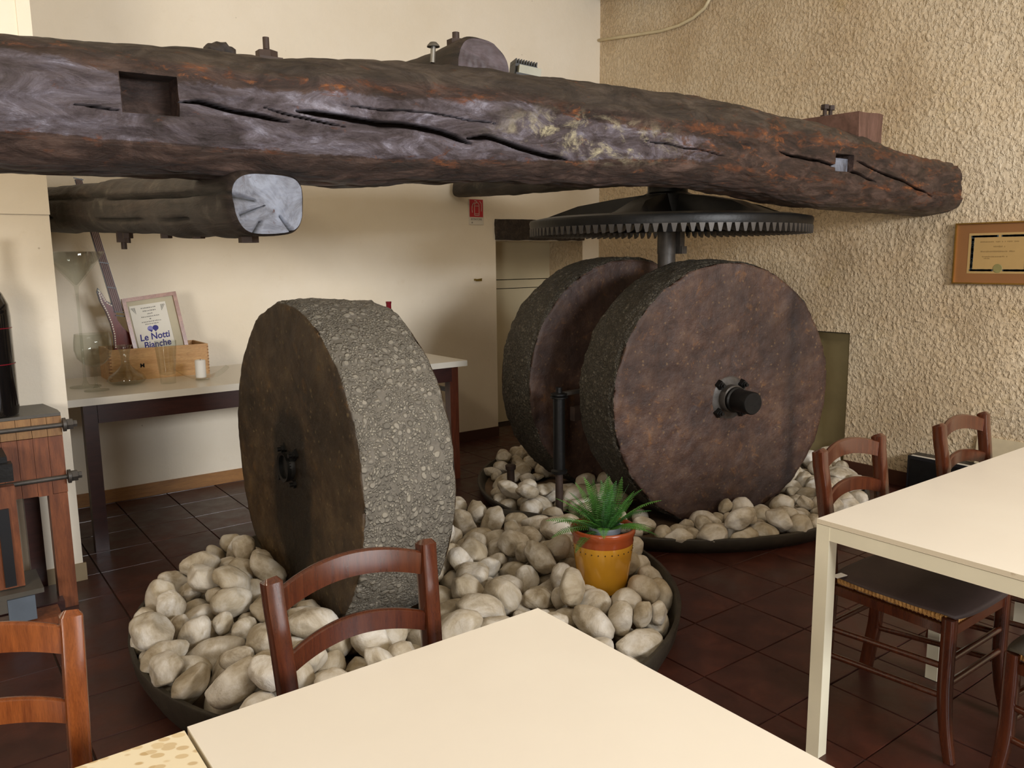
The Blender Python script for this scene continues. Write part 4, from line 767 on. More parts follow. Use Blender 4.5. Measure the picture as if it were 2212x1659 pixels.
# ------------------------------------------------------------------ potted fern
PF = (2.238, 2.380)
fern = empty('potted_fern', (*PF, .142), label='green fern in a glossy yellow clay pot with brown rim, set among the stones', cat='plant')
bm = bmesh.new(); lathe(bm, [(0, 0), (.095, 0), (.098, .006), (.109, .06), (.119, .13), (.125, .19), (.126, .207), (.119, .207), (.118, .19), (.10, .05), (0, .05)], 56); bm_obj('pot', bm, M['pot_yellow'], fern, auto=50)
bm = bmesh.new(); lathe(bm, [(.126, .205), (.1275, .212), (.126, .225), (.131, .238), (.136, .252), (.1365, .262), (.134, .268), (.129, .270), (.124, .266), (.121, .250), (.119, .205)], 56); o = bm_obj('pot_rim', bm, M['pot_red'], fern, auto=60); o['label'] = 'glazed red-brown rim'
for i in range(56):
    a = 2 * math.pi * i / 56; bm = bmesh.new(); bmesh.ops.create_icosphere(bm, subdivisions=1, radius=.0032, matrix=Matrix.Translation((.1245 * math.cos(a), .1245 * math.sin(a), .182)) @ Matrix.Diagonal((1, 1, 1, 1)))
    if i % 2 == 0: bm_obj('dot', bm, M['pot_dot'], fern)
    else: bm.free()
bm = bmesh.new(); lathe(bm, [(0, .225), (.118, .225), (.119, .2)], 40); jitter(bm, .004, 30); bm_obj('soil', bm, M['soil'], fern)
bm = bmesh.new(); lathe(bm, [(.052, .10), (.068, .262), (.072, .268), (.072, .274), (.066, .274), (.062, .25), (.0, .25)], 40, (.0, -.01, 0)); o = bm_obj('nursery_pot', bm, M['pot_grey'], fern, auto=50); o['label'] = 'grey plastic inner pot'
for k_ in range(2):
    bm = bmesh.new(); bmesh.ops.create_icosphere(bm, subdivisions=3, radius=.026, matrix=Matrix.Diagonal((1.2, 1, .8, 1))); jitter(bm, .008, 30)
    o = bm_obj('pebble', bm, M['pebble'], fern, smooth=True); o.location = ((.088, -.042), (.098, -.005))[k_] + (.238,)
def frond_mesh(L, droop, seed, curl=0.0):
    rs = random.Random(seed); bm = bmesh.new(); N = 27; pts = []
    for i in range(N + 1):
        s = i / N; ang = droop * s ** 1.4; pts.append(Vector((L * (s - .22 * droop * s ** 2.4 * .6), curl * s * s * L, L * (.0 + s * .18 - .30 * droop * s ** 2))))
    sweep(bm, pts, circ(.0016, 5), scales=[1 - .8 * i / N for i in range(N + 1)])
    for i in range(2, N):
        s = i / N; w = L * .135 * (math.sin(math.pi * min(1, (s * .93 + .07)) ** .75) ** .8) * rs.uniform(.88, 1.05); t = (pts[i + 1] - pts[i - 1]).normalized(); sd = Vector((-t.y, t.x, 0)).normalized(); nz = t.cross(sd) * -1
        hw = L / N * .27
        for k in (-1, 1):
            b = pts[i]; d = (sd * k + t * .16 + Vector((0, 0, -.12 + rs.uniform(-.06, .06)))).normalized()
            p = [b - t * hw * .7, b + d * w * .45 - t * hw, b + d * w * .85 - t * hw * .5 , b + d * w, b + d * w * .8 + t * hw * .6, b + d * w * .4 + t * hw * .9, b + t * hw * .6]
            m_ = b + d * w * .5 + Vector((0, 0, .0012)); vs = [bm.verts.new(q) for q in p]; mv = bm.verts.new(m_)
            for a in range(len(vs)): bm.faces.new((vs[a], vs[(a + 1) % len(vs)], mv))
    me = bpy.data.meshes.new('frond'); bm.to_mesh(me); bm.free(); me.materials.append(M['fern']); return me
FM = [frond_mesh(.235, .55, 1, .12), frond_mesh(.225, .95, 2, -.12), frond_mesh(.20, 1.25, 3, .05), frond_mesh(.24, 1.0, 4, -.03), frond_mesh(.17, .5, 5, .02)]
rf = random.Random(11)
FR = []
for i in range(46):
    a = i * 2.39996 + rf.uniform(-.3, .3); u = i / 45; el = R(88 - 72 * u ** .8) + rf.uniform(-.12, .12)
    m_ = 0 if el > R(58) else (1 if el > R(42) else (3 if el > R(27) else 2)); m_ = 4 if rf.random() < .2 else m_
    FR.append((a, el, m_, rf.uniform(.88, 1.16)))
FR += [(R(158), R(8), 2, 1.2), (R(165), R(22), 3, 1.15), (R(-48), R(4), 2, 1.15), (R(-36), R(10), 2, 1.05), (R(-38), R(38), 1, 1.2), (R(200), R(30), 1, 1.1), (R(190), R(-2), 2, 1.1)]
for a, el, m_, s in FR:
    o = bpy.data.objects.new('frond', FM[m_]); C.objects.link(o); o.parent = fern; o.location = (.0 + .03 * math.cos(a), -.01 + .03 * math.sin(a), .262)
    o.rotation_euler = Euler((rf.uniform(-.3, .3), -el, a), 'XYZ'); o.scale = (s,) * 3

# ------------------------------------------------------------------ chairs
def make_chair(label, mat, tilt=0):
    e = empty('dining_chair', label=label, cat='chair')
    def post(sx):
        bm = bmesh.new(); P = [(.158, .035, 0), (.160, .010, .18), (.163, 0, .40), (.170, .008, .55), (.178, .035, .75), (.184, .055, .868)]
        pts = []
        for i in range(33):
            z = .876 * i / 32; xx = np.interp(z, [p[2] for p in P], [p[0] for p in P]); yy = np.interp(z, [p[2] for p in P], [p[1] for p in P]); pts.append((sx * float(xx), float(yy), z))
        sc = [1] * 33; sc[-1] = .62; sc[-2] = 1; pts[-2] = (pts[-2][0], pts[-2][1], .869)
        r_ = .007; w_, h_ = .0195, .021; prof = []
        for cx_, cy_, a0 in ((w_ - r_, h_ - r_, 0), (-w_ + r_, h_ - r_, 90), (-w_ + r_, -h_ + r_, 180), (w_ - r_, -h_ + r_, 270)):
            for da in (0, 45, 90): prof.append((cx_ + r_ * math.cos(R(a0 + da)), cy_ + r_ * math.sin(R(a0 + da))))
        sweep(bm, pts, prof, scales=sc, up=Vector((0, 1, 0))); return bm_obj('rear_post', bm, mat, e, auto=40)
    for s in (-1, 1): post(s)
    for s in (-1, 1):
        bm = bmesh.new(); pts = []; sc = []
        for i in range(25):
            z = .445 * i / 24; f = max(0, 1 - z / .26); pts.append((s * (.183 + .012 * f * f), -.40 - .035 * f * f + .01 * (1 if z < .3 else 0) * 0, z)); sc.append(.78 + .22 * min(1, z / .2))
        sweep(bm, pts, [(-.018, -.014), (-.014, -.018), (.014, -.018), (.018, -.014), (.018, .014), (.014, .018), (-.014, .018), (-.018, .014)], scales=sc, up=Vector((0, 1, 0))); bm_obj('front_leg', bm, mat, e, auto=50)
    def slat(z0, z1, arch, name):
        bm = bmesh.new(); N = 28; rings = []
        for i in range(N + 1):
            s = -1 + 2 * i / N; x = s * (.168 if z0 > .75 else .163); y = .047 + .028 * (1 - s * s) - (.868 - z1) * .15; A = arch * (1 - s * s)
            lo, hi, t = z0 + A * .95, z1 + A, .0085
            rings.append([bm.verts.new(p) for p in ((x, y - t, lo), (x, y + t, lo), (x, y + t, hi - .004), (x, y + t * .4, hi), (x, y - t * .4, hi), (x, y - t, hi - .004))])
        for a, b in zip(rings[:-1], rings[1:]):
            for j in range(6): bm.faces.new((a[j], a[(j + 1) % 6], b[(j + 1) % 6], b[j]))
        bm.faces.new(rings[0][::-1]); bm.faces.new(rings[-1]); bm_obj(name, bm, mat, e, auto=40)
    slat(.800, .855, .030, 'back_slat'); slat(.672, .718, .030, 'back_slat')
    bm = bmesh.new()   # rush seat with wrapped edges
    box(bm, -.172, .172, -.40, .005, .425, .448)
    for v in bm.verts:
        if v.co.y > -.1: v.co.x *= .9
    for sd in (-1, 1):
        for i in range(30):
            y = -.385 + i * .0128; x = sd * (.176 - (.02 * (y + .4) / .4)); bmesh.ops.create_icosphere(bm, subdivisions=1, radius=.008, matrix=Matrix.Translation((x, y, .437)) @ Matrix.Diagonal((1.3, .8, 1.8, 1)))
    for i in range(26): bmesh.ops.create_icosphere(bm, subdivisions=1, radius=.008, matrix=Matrix.Translation((-.165 + i * .0132, -.405, .437)) @ Matrix.Diagonal((.8, 1.3, 1.8, 1)))
    bm_obj('rush_seat', bm, M['rush'], e)
    for s in (-1, 1): 
        bm = bmesh.new(); sweep(bm, [(s * .178, -.385, .405), (s * .162, -.01, .405)], rect(.02, .03)); bm_obj('seat_rail', bm, mat, e, auto=40)
    bm = bmesh.new(); sweep(bm, [(-.18, -.40, .405), (.18, -.40, .405)], rect(.02, .03)); bm_obj('seat_rail', bm, mat, e, auto=40)
    for s in (-1, 1):
        for z in (.29, .195):
            bm = bmesh.new(); sweep(bm, [(s * .182, -.395, z), (s * .1615, 0.002, z - .03)], circ(.010, 10), cap=True); bm_obj('stretcher', bm, mat, e, auto=50)
    for (y, z, xx) in ((-.402, .31, .182), (-.404, .235, .184), (.004, .27, .16)):
        bm = bmesh.new(); sweep(bm, [(-xx, y, z), (xx, y, z)], circ(.010, 10)); bm_obj('stretcher', bm, mat, e, auto=50)
    return e
cA = make_chair('reddish varnished wooden chair behind the foreground white table, in front of the millstone', M['chair'])
cA.location = (.727, 1.512, 0)
def place(src, label, x, y, rz, group=None):
    c = copy_tree(src); c.location = (x, y, 0); c.rotation_euler.z = R(rz); c['label'] = label; return c
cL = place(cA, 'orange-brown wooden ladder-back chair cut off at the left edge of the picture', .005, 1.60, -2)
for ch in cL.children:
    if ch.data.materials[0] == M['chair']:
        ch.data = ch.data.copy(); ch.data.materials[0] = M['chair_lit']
place(cA, 'wooden chair with dark cushion tucked under the long table, nearer to the pans', 2.574, 1.445, 0)
place(cA, 'wooden chair behind the long table, closest to the rough wall', 3.283, 1.395, 0)
place(cA, 'wooden chair cut off at the lower right corner, facing the long table', 2.47, .43, 176)
def cushion(x, y, rz, label, mat):
    e = empty('seat_cushion', (x, y, 0), R(rz), label=label, cat='cushion'); bm = bmesh.new(); N = 26; g = {}
    for side in (0, 1):
        for i in range(N + 1):
            for j in range(N + 1):
                u, v = -1 + 2 * i / N, -1 + 2 * j / N; k = 1 - .10 * (abs(u * v)) ** 3; xx = u * .208 * k * (1 - .05 * (v + 1) / 2); yy = -.215 + v * .222 * k
                edge = max(abs(u), abs(v)); zt = .468 - .014 * edge ** 6 - .018 * max(0, -v - .8) * 2; z = zt - (0.017 if side else 0) * (1 - edge ** 10) + .002 * noise.noise(Vector((u * 2, v * 2, 3)))
                if edge > .999 and side: g[1, i, j] = g[0, i, j]; continue
                g[side, i, j] = bm.verts.new((xx, yy, z))
    for side in (0, 1):
        for i in range(N):
            for j in range(N):
                f = [g[side, i, j], g[side, i + 1, j], g[side, i + 1, j + 1], g[side, i, j + 1]]
                bm.faces.new(f if not side else f[::-1])
    bm_obj('pad', bm, mat, e, smooth=True)
    return e
q = cushion(2.580, 1.445, 0, 'dark brown seat cushion on the chair under the long table', M['cushion'])
bm = bmesh.new(); box(bm, -.212, -.165, -.085, -.060, .4675, .4695); o = bm_obj('tag', bm, M['white_tag'], q); o.rotation_euler = (0, 0, R(-8))
for s, dx in ((-1, -.03), (1, .02)):
    bm = bmesh.new(); sweep(bm, [(-.03, -.02, .45), (-.03 + dx * .6, -.03, .42), (-.03 + dx * 1.6, -.035, .372)], rect(.012, .002)); bm_obj('tie', bm, M['tie'], q)
M['cushion2'] = plain('olive_brown_fabric', '#4d463a', 0.7, 0, 0.15, 12, 0.15, 200)
cushion(3.295, 1.395, 0, 'dark seat cushion on the chair nearest the rough wall', M['cushion'])
cushion(2.47, .43, 176, 'olive-brown seat cushion on the chair at the lower right corner', M['cushion2'])

# ------------------------------------------------------------------ tables
def table(name, x0, x1, y0, y1, zt, label, top_mat, legs, leg=.042, th=.014, group=None):
    e = empty(name, ((x0 + x1) / 2, (y0 + y1) / 2, 0), label=label, cat='table'); hx, hy = (x1 - x0) / 2, (y1 - y0) / 2
    bm = bmesh.new(); box(bm, -hx, hx, -hy, hy, zt - th, zt)
    o = bm_obj('tabletop', bm, [top_mat, M['lam_edge']], e, bevel=.002, auto=40)
    for p in o.data.polygons:
        if abs(p.normal.z) < .3: p.material_index = 1
    z1 = zt - th - .0015
    for (a, b) in legs:
        box_obj('leg', (a - (x0 + x1) / 2 - leg / 2, a - (x0 + x1) / 2 + leg / 2, b - (y0 + y1) / 2 - leg / 2, b - (y0 + y1) / 2 + leg / 2, 0, z1), M['leg_white'], e, .002)
    t = .022
    for sy in (-1, 1): box_obj('apron', (-hx + leg, hx - leg, min(sy * (hy - .001), sy * (hy - t)), max(sy * (hy - .001), sy * (hy - t)), z1 - .042, z1), M['leg_white'], e, .0015)
    for sx in (-1, 1): box_obj('apron', (min(sx * (hx - .001), sx * (hx - t)), max(sx * (hx - .001), sx * (hx - t)), -hy + leg, hy - leg, z1 - .042, z1), M['leg_white'], e, .0015)
    return e
def cor(x0, x1, y0, y1, l=.021): return [(a, b) for a in (x0 + l, x1 - l) for b in (y0 + l, y1 - l)]
table('dining_table', .307, 1.058, .58, 1.333, .75, 'square cream-topped table in the foreground centre', M['laminate'], cor(.307, 1.058, .58, 1.333))
table('dining_table', -.452, .301, .575, 1.328, .748, 'table with a beige pebble-print top at the lower left', M['mosaic'], cor(-.452, .301, .575, 1.328))
table('dining_table', 2.088, 3.60, .56, 1.306, .75, 'long cream table with ivory legs at the right', M['laminate'], cor(2.088, 3.60, .56, 1.306) + [(2.845, 1.285), (2.845, .581)])

# ------------------------------------------------------------------ side table against the smooth wall
st = empty('side_table', (1.7, 5.0, 0), label='long side table with white top and dark mahogany legs against the smooth wall', cat='table')
def L_(x, y): return (x - 1.7, y - 5.0)
box_obj('worktop', (.30 - 1.7, 3.035 - 1.7, -.42, .45, .792, .83), M['white_top'], st, .003)
for (x, y) in ((.712, 4.64), (2.955, 4.66), (.48, 5.36), (2.99, 5.36)):
    w = .033
    box_obj('leg', (x - 1.7 - w, x - 1.7 + w, y - 5.0 - w, y - 5.0 + w, 0, .792), M['dark_wood'] if x < 1 or y > 5 else M['leg_wood_lit'], st, .003)
box_obj("front_apron", (.746 - 1.7, 2.92 - 1.7, -.40, -.365, .692, .790), M['dark_wood'], st, .002)
box_obj('back_apron', (.515 - 1.7, 2.955 - 1.7, .34, .375, .692, .790), M['dark_wood'], st, .002)
box_obj('side_apron', (2.965 - 1.7, 2.985 - 1.7, -.31, .33, .74, .790), M['dark_wood'], st, .002)
box_obj('side_rail', (2.965 - 1.7, 2.985 - 1.7, -.31, .33, .60, .63), M['dark_wood'], st, .002)
Z0 = .83
def glass_obj(name, label, cat, loc, prof, n=48, mat=None):
    bm = bmesh.new(); lathe(bm, prof, n); o = bm_obj(name, bm, mat or M['glass'], smooth=True); o.location = loc; return tag(o, label, cat)
glass_obj('goblet', 'very large clear balloon glass on a stem at the left of the side table', 'glass', (.79, 4.84, Z0),
    [(0, 0), (.062, 0), (.062, .004), (.02, .010), (.008, .03), (.008, .07), (.014, .09), (.008, .11), (.010, .125), (.05, .145), (.082, .18), (.094, .225), (.092, .27), (.086, .31), (.0835, .31), (.0895, .27), (.0915, .225), (.08, .182), (.05, .149), (.0, .132)])
glass_obj('cocktail_glass', 'giant clear conical cocktail glass half hidden by the white pier', 'glass', (.765, 5.02, Z0),
    [(0, 0), (.08, 0), (.08, .005), (.02, .012), (.008, .04), (.007, .50), (.012, .56), (.155, .745), (.152, .748), (.010, .573), (0, .566)])
glass_obj('decanter', 'squat clear wine decanter with flared lip before the wooden crate', 'decanter', (.972, 4.98, Z0),
    [(0, 0), (.07, 0), (.095, .012), (.104, .028), (.09, .052), (.05, .082), (.026, .11), (.022, .14), (.026, .18), (.042, .222), (.040, .224), (.024, .183), (.0195, .14), (.023, .112), (.048, .079), (.087, .049), (.1, .028), (.092, .015), (.068, .005), (0, .005)])
bm = bmesh.new(); prof = [(0, 0), (.040, 0), (.041, .01), (.043, .05), (.050, .13), (.057, .22), (.058, .245), (.0555, .245), (.0545, .22), (.0475, .13), (.040, .055), (0, .045)]
lathe(bm, prof, 24)
for v in bm.verts:
    a = math.atan2(v.co.y, v.co.x); r_ = math.hypot(v.co.x, v.co.y)
    if r_ > .03: f = 1 + .03 * math.cos(a * 12); v.co.x *= f; v.co.y *= f
o = bm_obj('beer_glass', bm, M['glass'], auto=30); o.location = (1.165, 4.86, Z0); tag(o, 'tall ribbed beer glass in front of the wooden crate', 'glass')
o = empty('glass_dish', (1.36, 4.87, Z0), R(-4), label='curved clear glass dish holding a white candle', cat='dish')
bm = bmesh.new(); N = 24; R_ = []
for i in range(N + 1):
    s = -1 + 2 * i / N; z = .006 + .055 * abs(s) ** 2.6; w = .065 * (1 - .35 * s * s); R_.append([bm.verts.new(p) for p in ((s * .145, -w, z + .004), (s * .145, w, z + .004), (s * .145, w, z + .010), (s * .145, -w, z + .010))])
for a, b in zip(R_[:-1], R_[1:]):
    for j in range(4): bm.faces.new((a[j], a[(j + 1) % 4], b[(j + 1) % 4], b[j]))
bm.faces.new(R_[0][::-1]); bm.faces.new(R_[-1]); bm_obj('dish', bm, M['glass'], o, auto=40)
bm = bmesh.new(); lathe(bm, [(.035, 0), (.04, 0), (.04, .008), (.035, .008), (.035, 0)], 24); bm_obj('foot_ring', bm, M['glass'], o, auto=40)
cn = empty('candle', (1.352, 4.87, Z0 + .016), label='short white pillar candle on the glass dish', cat='candle')
bm = bmesh.new(); lathe(bm, [(0, 0), (.029, 0), (.03, .003), (.03, .098), (.027, .102), (.012, .098), (0, .096)], 32); bm_obj('wax', bm, M['wax'], cn, auto=50)
bm = bmesh.new(); tube(bm, (0, 0, .095), (.002, 0, .108), .0012, 6); bm_obj('wick', bm, M['tie'], cn)
cr = empty('wine_crate', (1.195, 5.27, Z0), label='pale pine wine crate holding a frame and a toy bass on the side table', cat='crate')
hx, hy = .28, .15
box_obj('front_board', (-hx, hx, -hy, -hy + .012, 0, .186), M['pine'], cr, .001); box_obj('back_board', (-hx, hx, hy - .012, hy, 0, .186), M['pine'], cr, .001)
for s in (-1, 1): box_obj('end_board', (min(s * hx, s * (hx - .012)), max(s * hx, s * (hx - .012)), -hy + .0125, hy - .0125, 0, .186), M['pine'], cr, .001)
box_obj('base_board', (-hx + .0125, hx - .0125, -hy + .0125, hy - .0125, 0, .01), M['pine'], cr)
for i in range(9):
    for s in (-1, 1): box_obj('finger_joint', (s * hx - .006 - .0015, s * hx + .006 - .0045 * s, -hy - .0006, -hy + .011, .012 + i * .019, .02 + i * .019), M['dark_wood'] if 0 else M['skirt'], cr)
def text(name, s, size, mat, parent, loc, rot, ext=.0004, bold=False, align='CENTER', sx=1.0, shear=0):
    cu = bpy.data.curves.new(name, 'FONT'); cu.body = s; cu.size = size; cu.extrude = ext; cu.align_x = align; cu.align_y = 'CENTER'; cu.shear = shear
    if bold: cu.offset = size * .02
    t = bpy.data.objects.new(name, cu); C.objects.link(t); dg = bpy.context.evaluated_depsgraph_get(); dg.update()
    me = bpy.data.meshes.new_from_object(t.evaluated_get(dg)); bpy.data.objects.remove(t); me.name = name; o = link(name, me, None, parent); me.materials.clear(); me.materials.append(mat)
    o.location = loc; o.rotation_euler = rot; o.scale = (sx, 1, 1); return o
text('stamp', 'M', .034, M['tie'], cr, (-.105, -hy - .0006, .082), (R(90), 0, 0), bold=True)
# framed certificate, leaning in the crate
ce = empty('framed_certificate', (1.245, 5.205, Z0 + .022), label='copper-brown picture frame with a violet-lettered certificate leaning in the crate', cat='picture')
ce.rotation_euler = (R(-9), R(-6.5), R(1)); fw, fh, b_ = .315, .475, .022
def bar(x0, x1, z0, z1): return box_obj('frame_bar', (x0, x1, -.012, .006, z0, z1), M['frame_wood'], ce, .003)
bar(-fw / 2, fw / 2, fh - b_, fh); bar(-fw / 2, fw / 2, 0, b_); bar(-fw / 2, -fw / 2 + b_, b_, fh - b_); bar(fw / 2 - b_, fw / 2, b_, fh - b_)
box_obj('mount_board', (-fw / 2 + .01, fw / 2 - .01, .004, .008, .01, fh - .01), M['mat_board'], ce)
o = box_obj('certificate', (-.125, .085, -.002, .0, .075, .425), M['paper'], ce)
o.rotation_euler = (0, 0, 0)
def mk(name, dims, mat, par): return box_obj(name, dims, mat, par)
yy = -.0026
for (z, w) in ((.402, .085), (.384, .07), (.366, .025), (.349, .10), (.334, .012), (.318, .11), (.304, .075)):
    x = -.02 - w / 2; rr = random.Random(int(z * 1000)); 
    bm = bmesh.new()
    while x < -.02 + w / 2:
        ww = rr.uniform(.006, .013); box(bm, x, x + ww * .7, yy, yy + .0004, z - rr.uniform(.002, .0035), z + rr.uniform(.002, .0045)); x += ww
    bm_obj("print", bm, M["ink_grey"], ce)
for s in (-1, 1):
    bm = bmesh.new(); cx_ = -.02 + s * .085
    for a in range(5): box(bm, cx_ - .012 + a * .005, cx_ - .009 + a * .005, yy, yy + .0004, .408 - (a if s < 0 else 4 - a) * .007 - .006, .412)
    bm_obj('corner_ornament', bm, M['ink_grey'], ce)
for s in (-1, 1):
    bm = bmesh.new(); lathe(bm, [(0, 0), (.017, 0), (.017, .0004), (0, .0004)], 24); o = bm_obj('rosette', bm, M['ink_lilac'] if s < 0 else M['ink_blue'], ce); o.location = (-.02 + s * .015, yy + .0004, .276); o.rotation_euler = (R(90), 0, 0); o.scale = (1, .95, 1)
    bm = bmesh.new(); bm.faces.new([bm.verts.new(p) for p in ((-.02 + s * .03, yy - .0003, .274), (-.02 + s * .012, yy - .0003, .252), (-.02 + s * .004, yy - .0003, .264))]); bm_obj('rosette_tail', bm, M['ink_blue'], ce)
text('lettering', 'Le Notti', .056, M['ink_blue'], ce, (-.02, yy, .226), (R(90), 0, 0), bold=True, sx=.9, shear=.1)
text('lettering', 'Bianche', .056, M['ink_blue'], ce, (-.015, yy, .178), (R(90), 0, 0), bold=True, sx=.9, shear=.1)
# toy bass guitar standing in the crate
BY = 5.285
ba = empty('toy_bass_guitar', (1.0, BY, Z0 + .03), label='small dark red bass guitar with bone-edged body propped in the crate', cat='guitar')
OUT = [(0.907, 1.365), (0.93, 1.325), (0.945, 1.290), (0.977, 1.268), (0.985, 1.255), (0.994, 1.18), (1.02, 1.135), (1.055, 1.095), (1.075, 1.06), (1.085, 1.00), (1.06, .93), (.97, .93), (0.965, 1.01), (0.966, 1.09), (0.955, 1.16), (0.935, 1.23), (0.910, 1.29), (0.900, 1.342)]
OUT = [(x + .012, z) for x, z in OUT]
def plate(name, poly, y0, y1, mat, par, scale=1.0):
    bm = bmesh.new(); cx_ = sum(p[0] for p in poly) / len(poly); cz_ = sum(p[1] for p in poly) / len(poly)
    P = [((x - cx_) * scale + cx_ - 1.0, (z - cz_) * scale + cz_ - Z0 - .03) for x, z in poly]
    a = [bm.verts.new((x, y0, z)) for x, z in P]; b = [bm.verts.new((x, y1, z)) for x, z in P]
    bm.faces.new(a); bm.faces.new(b[::-1])
    for i in range(len(a)): bm.faces.new((a[i], b[i], b[(i + 1) % len(a)], a[(i + 1) % len(a)]))
    return bm_obj(name, bm, mat, par, bevel=.0015, auto=50)
plate('body_back', OUT, -.002, .022, M['bass_black'], ba, 1.03); plate('body_top', OUT, -.008, -.0021, M['bass_red'], ba, .97)
E_ = OUT[-6:] + OUT[:4]; cx_, cz_ = .98, 1.13
for i in range(len(E_) - 1):
    a, b = Vector(E_[i]), Vector(E_[i + 1]); n_ = max(1, int((b - a).length / .0125)); nv = Vector((-(b - a).y, (b - a).x)).normalized() * -.007
    for k_ in range(n_):
        p = a.lerp(b, (k_ + .5) / n_) + nv; bm = bmesh.new(); box(bm, -.0042, .0042, -.0015, .0005, -.003, .003); o = bm_obj('inlay', bm, M['bone'], ba); o.location = (p.x - 1.0, -.0088, p.y - Z0 - .03); o.rotation_euler.y = -math.atan2((b - a).y, (b - a).x)
NA_, NB_ = Vector((0.865, 0, 1.99)), Vector((1.018, 0, 1.225))
bm = bmesh.new(); sweep(bm, [(NA_.x - 1, .0, NA_.z - Z0 - .03), (NB_.x - 1, .0, NB_.z - Z0 - .03)], rect(.046, .018), scales=[.8, 1.1], up=Vector((0, 1, 0))); bm_obj('neck', bm, M['bass_black'], ba, auto=40)
bm = bmesh.new(); sweep(bm, [(NA_.x - 1, -.010, NA_.z - Z0 - .03), (NB_.x - 1, -.010, NB_.z - Z0 - .03)], rect(.04, .003), scales=[.8, 1.12], up=Vector((0, 1, 0))); bm_obj('fretboard', bm, M['board'], ba, auto=40)
for i in range(4):
    o_ = (-.0135 + i * .009)
    bm = bmesh.new(); sweep(bm, [(NA_.x - 1 + o_ * .8, -.0135, NA_.z - Z0 - .03), (NB_.x - 1 + o_ * 1.2, -.0135, NB_.z - Z0 - .035)], circ(.0014, 6)); bm_obj('string', bm, M['string'], ba)
for i in range(6):
    p = NA_.lerp(NB_, (.0, .3, .62, .81, 1.0, 1.03)[i] if i < 6 else 1); bm = bmesh.new(); box(bm, -.026, .026, -.0015, .0015, -.003, .003); o = bm_obj('fret' if i < 4 else 'bridge', bm, M['bass_black'], ba); o.location = (p.x - 1, -.0135, p.z - Z0 - .03); o.rotation_euler.y = R(10)
# bottles mostly hidden behind the near millstone
def bottle(loc, label, foil, s=1.0):
    e = empty('wine_bottle', loc, label=label, cat='bottle'); bm = bmesh.new()
    lathe(bm, [(0, .01), (.03, 0), (.045, .004), (.046, .02), (.046, .23), (.04, .265), (.022, .30), (.0165, .32), (.0165, .39), (.0185, .392), (.0185, .402), (0, .402)], 32); bm_obj('glass', bm, M['black_glass'], e, auto=50)
    bm = bmesh.new(); lathe(bm, [(.0175, .325), (.0175, .39), (.0195, .392), (.0195, .404), (0, .4045)], 32); bm_obj('capsule', bm, foil, e, auto=50); return e
bottle((2.63, 4.92, Z0), 'dark wine bottle with a red neck foil behind the near millstone', M['red_wax']); bottle((2.365, 4.95, Z0 + .0), 'wine bottle with a gold cap just showing above the near millstone', M['gold'])

# ------------------------------------------------------------------ old wooden press bench beside the pier
pb = empty('press_bench', (.1, 4.0, 0), label='old planked wooden press bench with iron rods at the left edge beside the pier', cat='bench')
OX, OY = .1, 4.0
def pbx(name, x0, x1, y0, y1, z0, z1, m, bev=.003): return box_obj(name, (x0 - OX, x1 - OX, y0 - OY, y1 - OY, z0, z1), m, pb, bev)
xe = .492
for i in range(13):
    x1 = xe - i * .0575; x0 = x1 - .0560; off = random.uniform(-.003, .003)
    pbx('cap_plank', x0, x1, 3.93 + off, 4.0, .782, .866, M['plank_pale']); pbx('plank', x0, x1, 3.932 - off, 4.0, .525 + random.uniform(-.004, .004), .779, M['plank'])
bm = bmesh.new(); P = [(xe, 3.932), (xe, 4.02), (.462, 4.235), (-.30, 4.235), (-.30, 3.932)]
a = [bm.verts.new((x - OX, y - OY, .867)) for x, y in P]; b = [bm.verts.new((x - OX, y - OY, .880)) for x, y in P]
bm.faces.new(a[::-1]); bm.faces.new(b)
for i in range(5): bm.faces.new((a[i], a[(i + 1) % 5], b[(i + 1) % 5], b[i]))
bm_obj('top_board', bm, M['press_top'], pb, bevel=.002, auto=40)
bm = bmesh.new(); P = [(xe, 4.001), (xe, 4.02), (.462, 4.232), (.44, 4.232), (.44, 4.001)]
a = [bm.verts.new((x - OX, y - OY, .53)) for x, y in P]; b = [bm.verts.new((x - OX, y - OY, .866)) for x, y in P]
bm.faces.new(a[::-1]); bm.faces.new(b)
for i in range(5): bm.faces.new((a[i], a[(i + 1) % 5], b[(i + 1) % 5], b[i]))
bm_obj('side_board', bm, M['plank'], pb)
pbx('leg', .418, .490, 3.935, 4.01, 0, .524, M['plank']); pbx('leg', .34, .40, 4.14, 4.20, 0, .70, M['dark_wood']); pbx('leg', -.29, -.215, 3.935, 4.01, 0, .524, M['plank']); pbx('leg', -.29, -.22, 4.14, 4.20, 0, .70, M['dark_wood'])
for z in (.828, .598):
    bm = bmesh.new(); tube(bm, (-.32 - OX, 3.914 - OY, z), (.535 - OX, 3.914 - OY, z), .0105, 12); bm_obj('tie_rod', bm, M['iron_grey'], pb, auto=50)
    for x, r, h in ((.494, .030, .012), (.506, .024, .026), (.532, .015, .016)):
        bm = bmesh.new(); hexnut(bm, (x - OX, 3.914 - OY, z), (1, 0, 0), r, h, 6 if r < .03 else 20); bm_obj('nut', bm, M['iron_grey'], pb, auto=35)
pbx('lower_shelf', -.25, .345, 3.74, 4.0, .165, .185, M['press_top']); pbx('base_plank', -.3, .40, 3.72, 3.86, .02, .055, M['plank']); pbx('base_plank', -.3, .43, 3.87, 4.1, .02, .06, M['dark_wood'])
o = pbx('metal_plate', .212, .31, 3.735, 3.76, .06, .163, M['blue_grey']); o['label'] = 'small blue-grey square metal plate'
pbx('guide_board', .195, .285, 3.80, 3.84, .19, .62, M['plank']); pbx('guide_board', .05, .12, 3.80, 3.84, .19, .62, M['plank']); o = pbx('slot_panel', .215, .255, 3.788, 3.80, .20, .53, M['black_box'], .001)
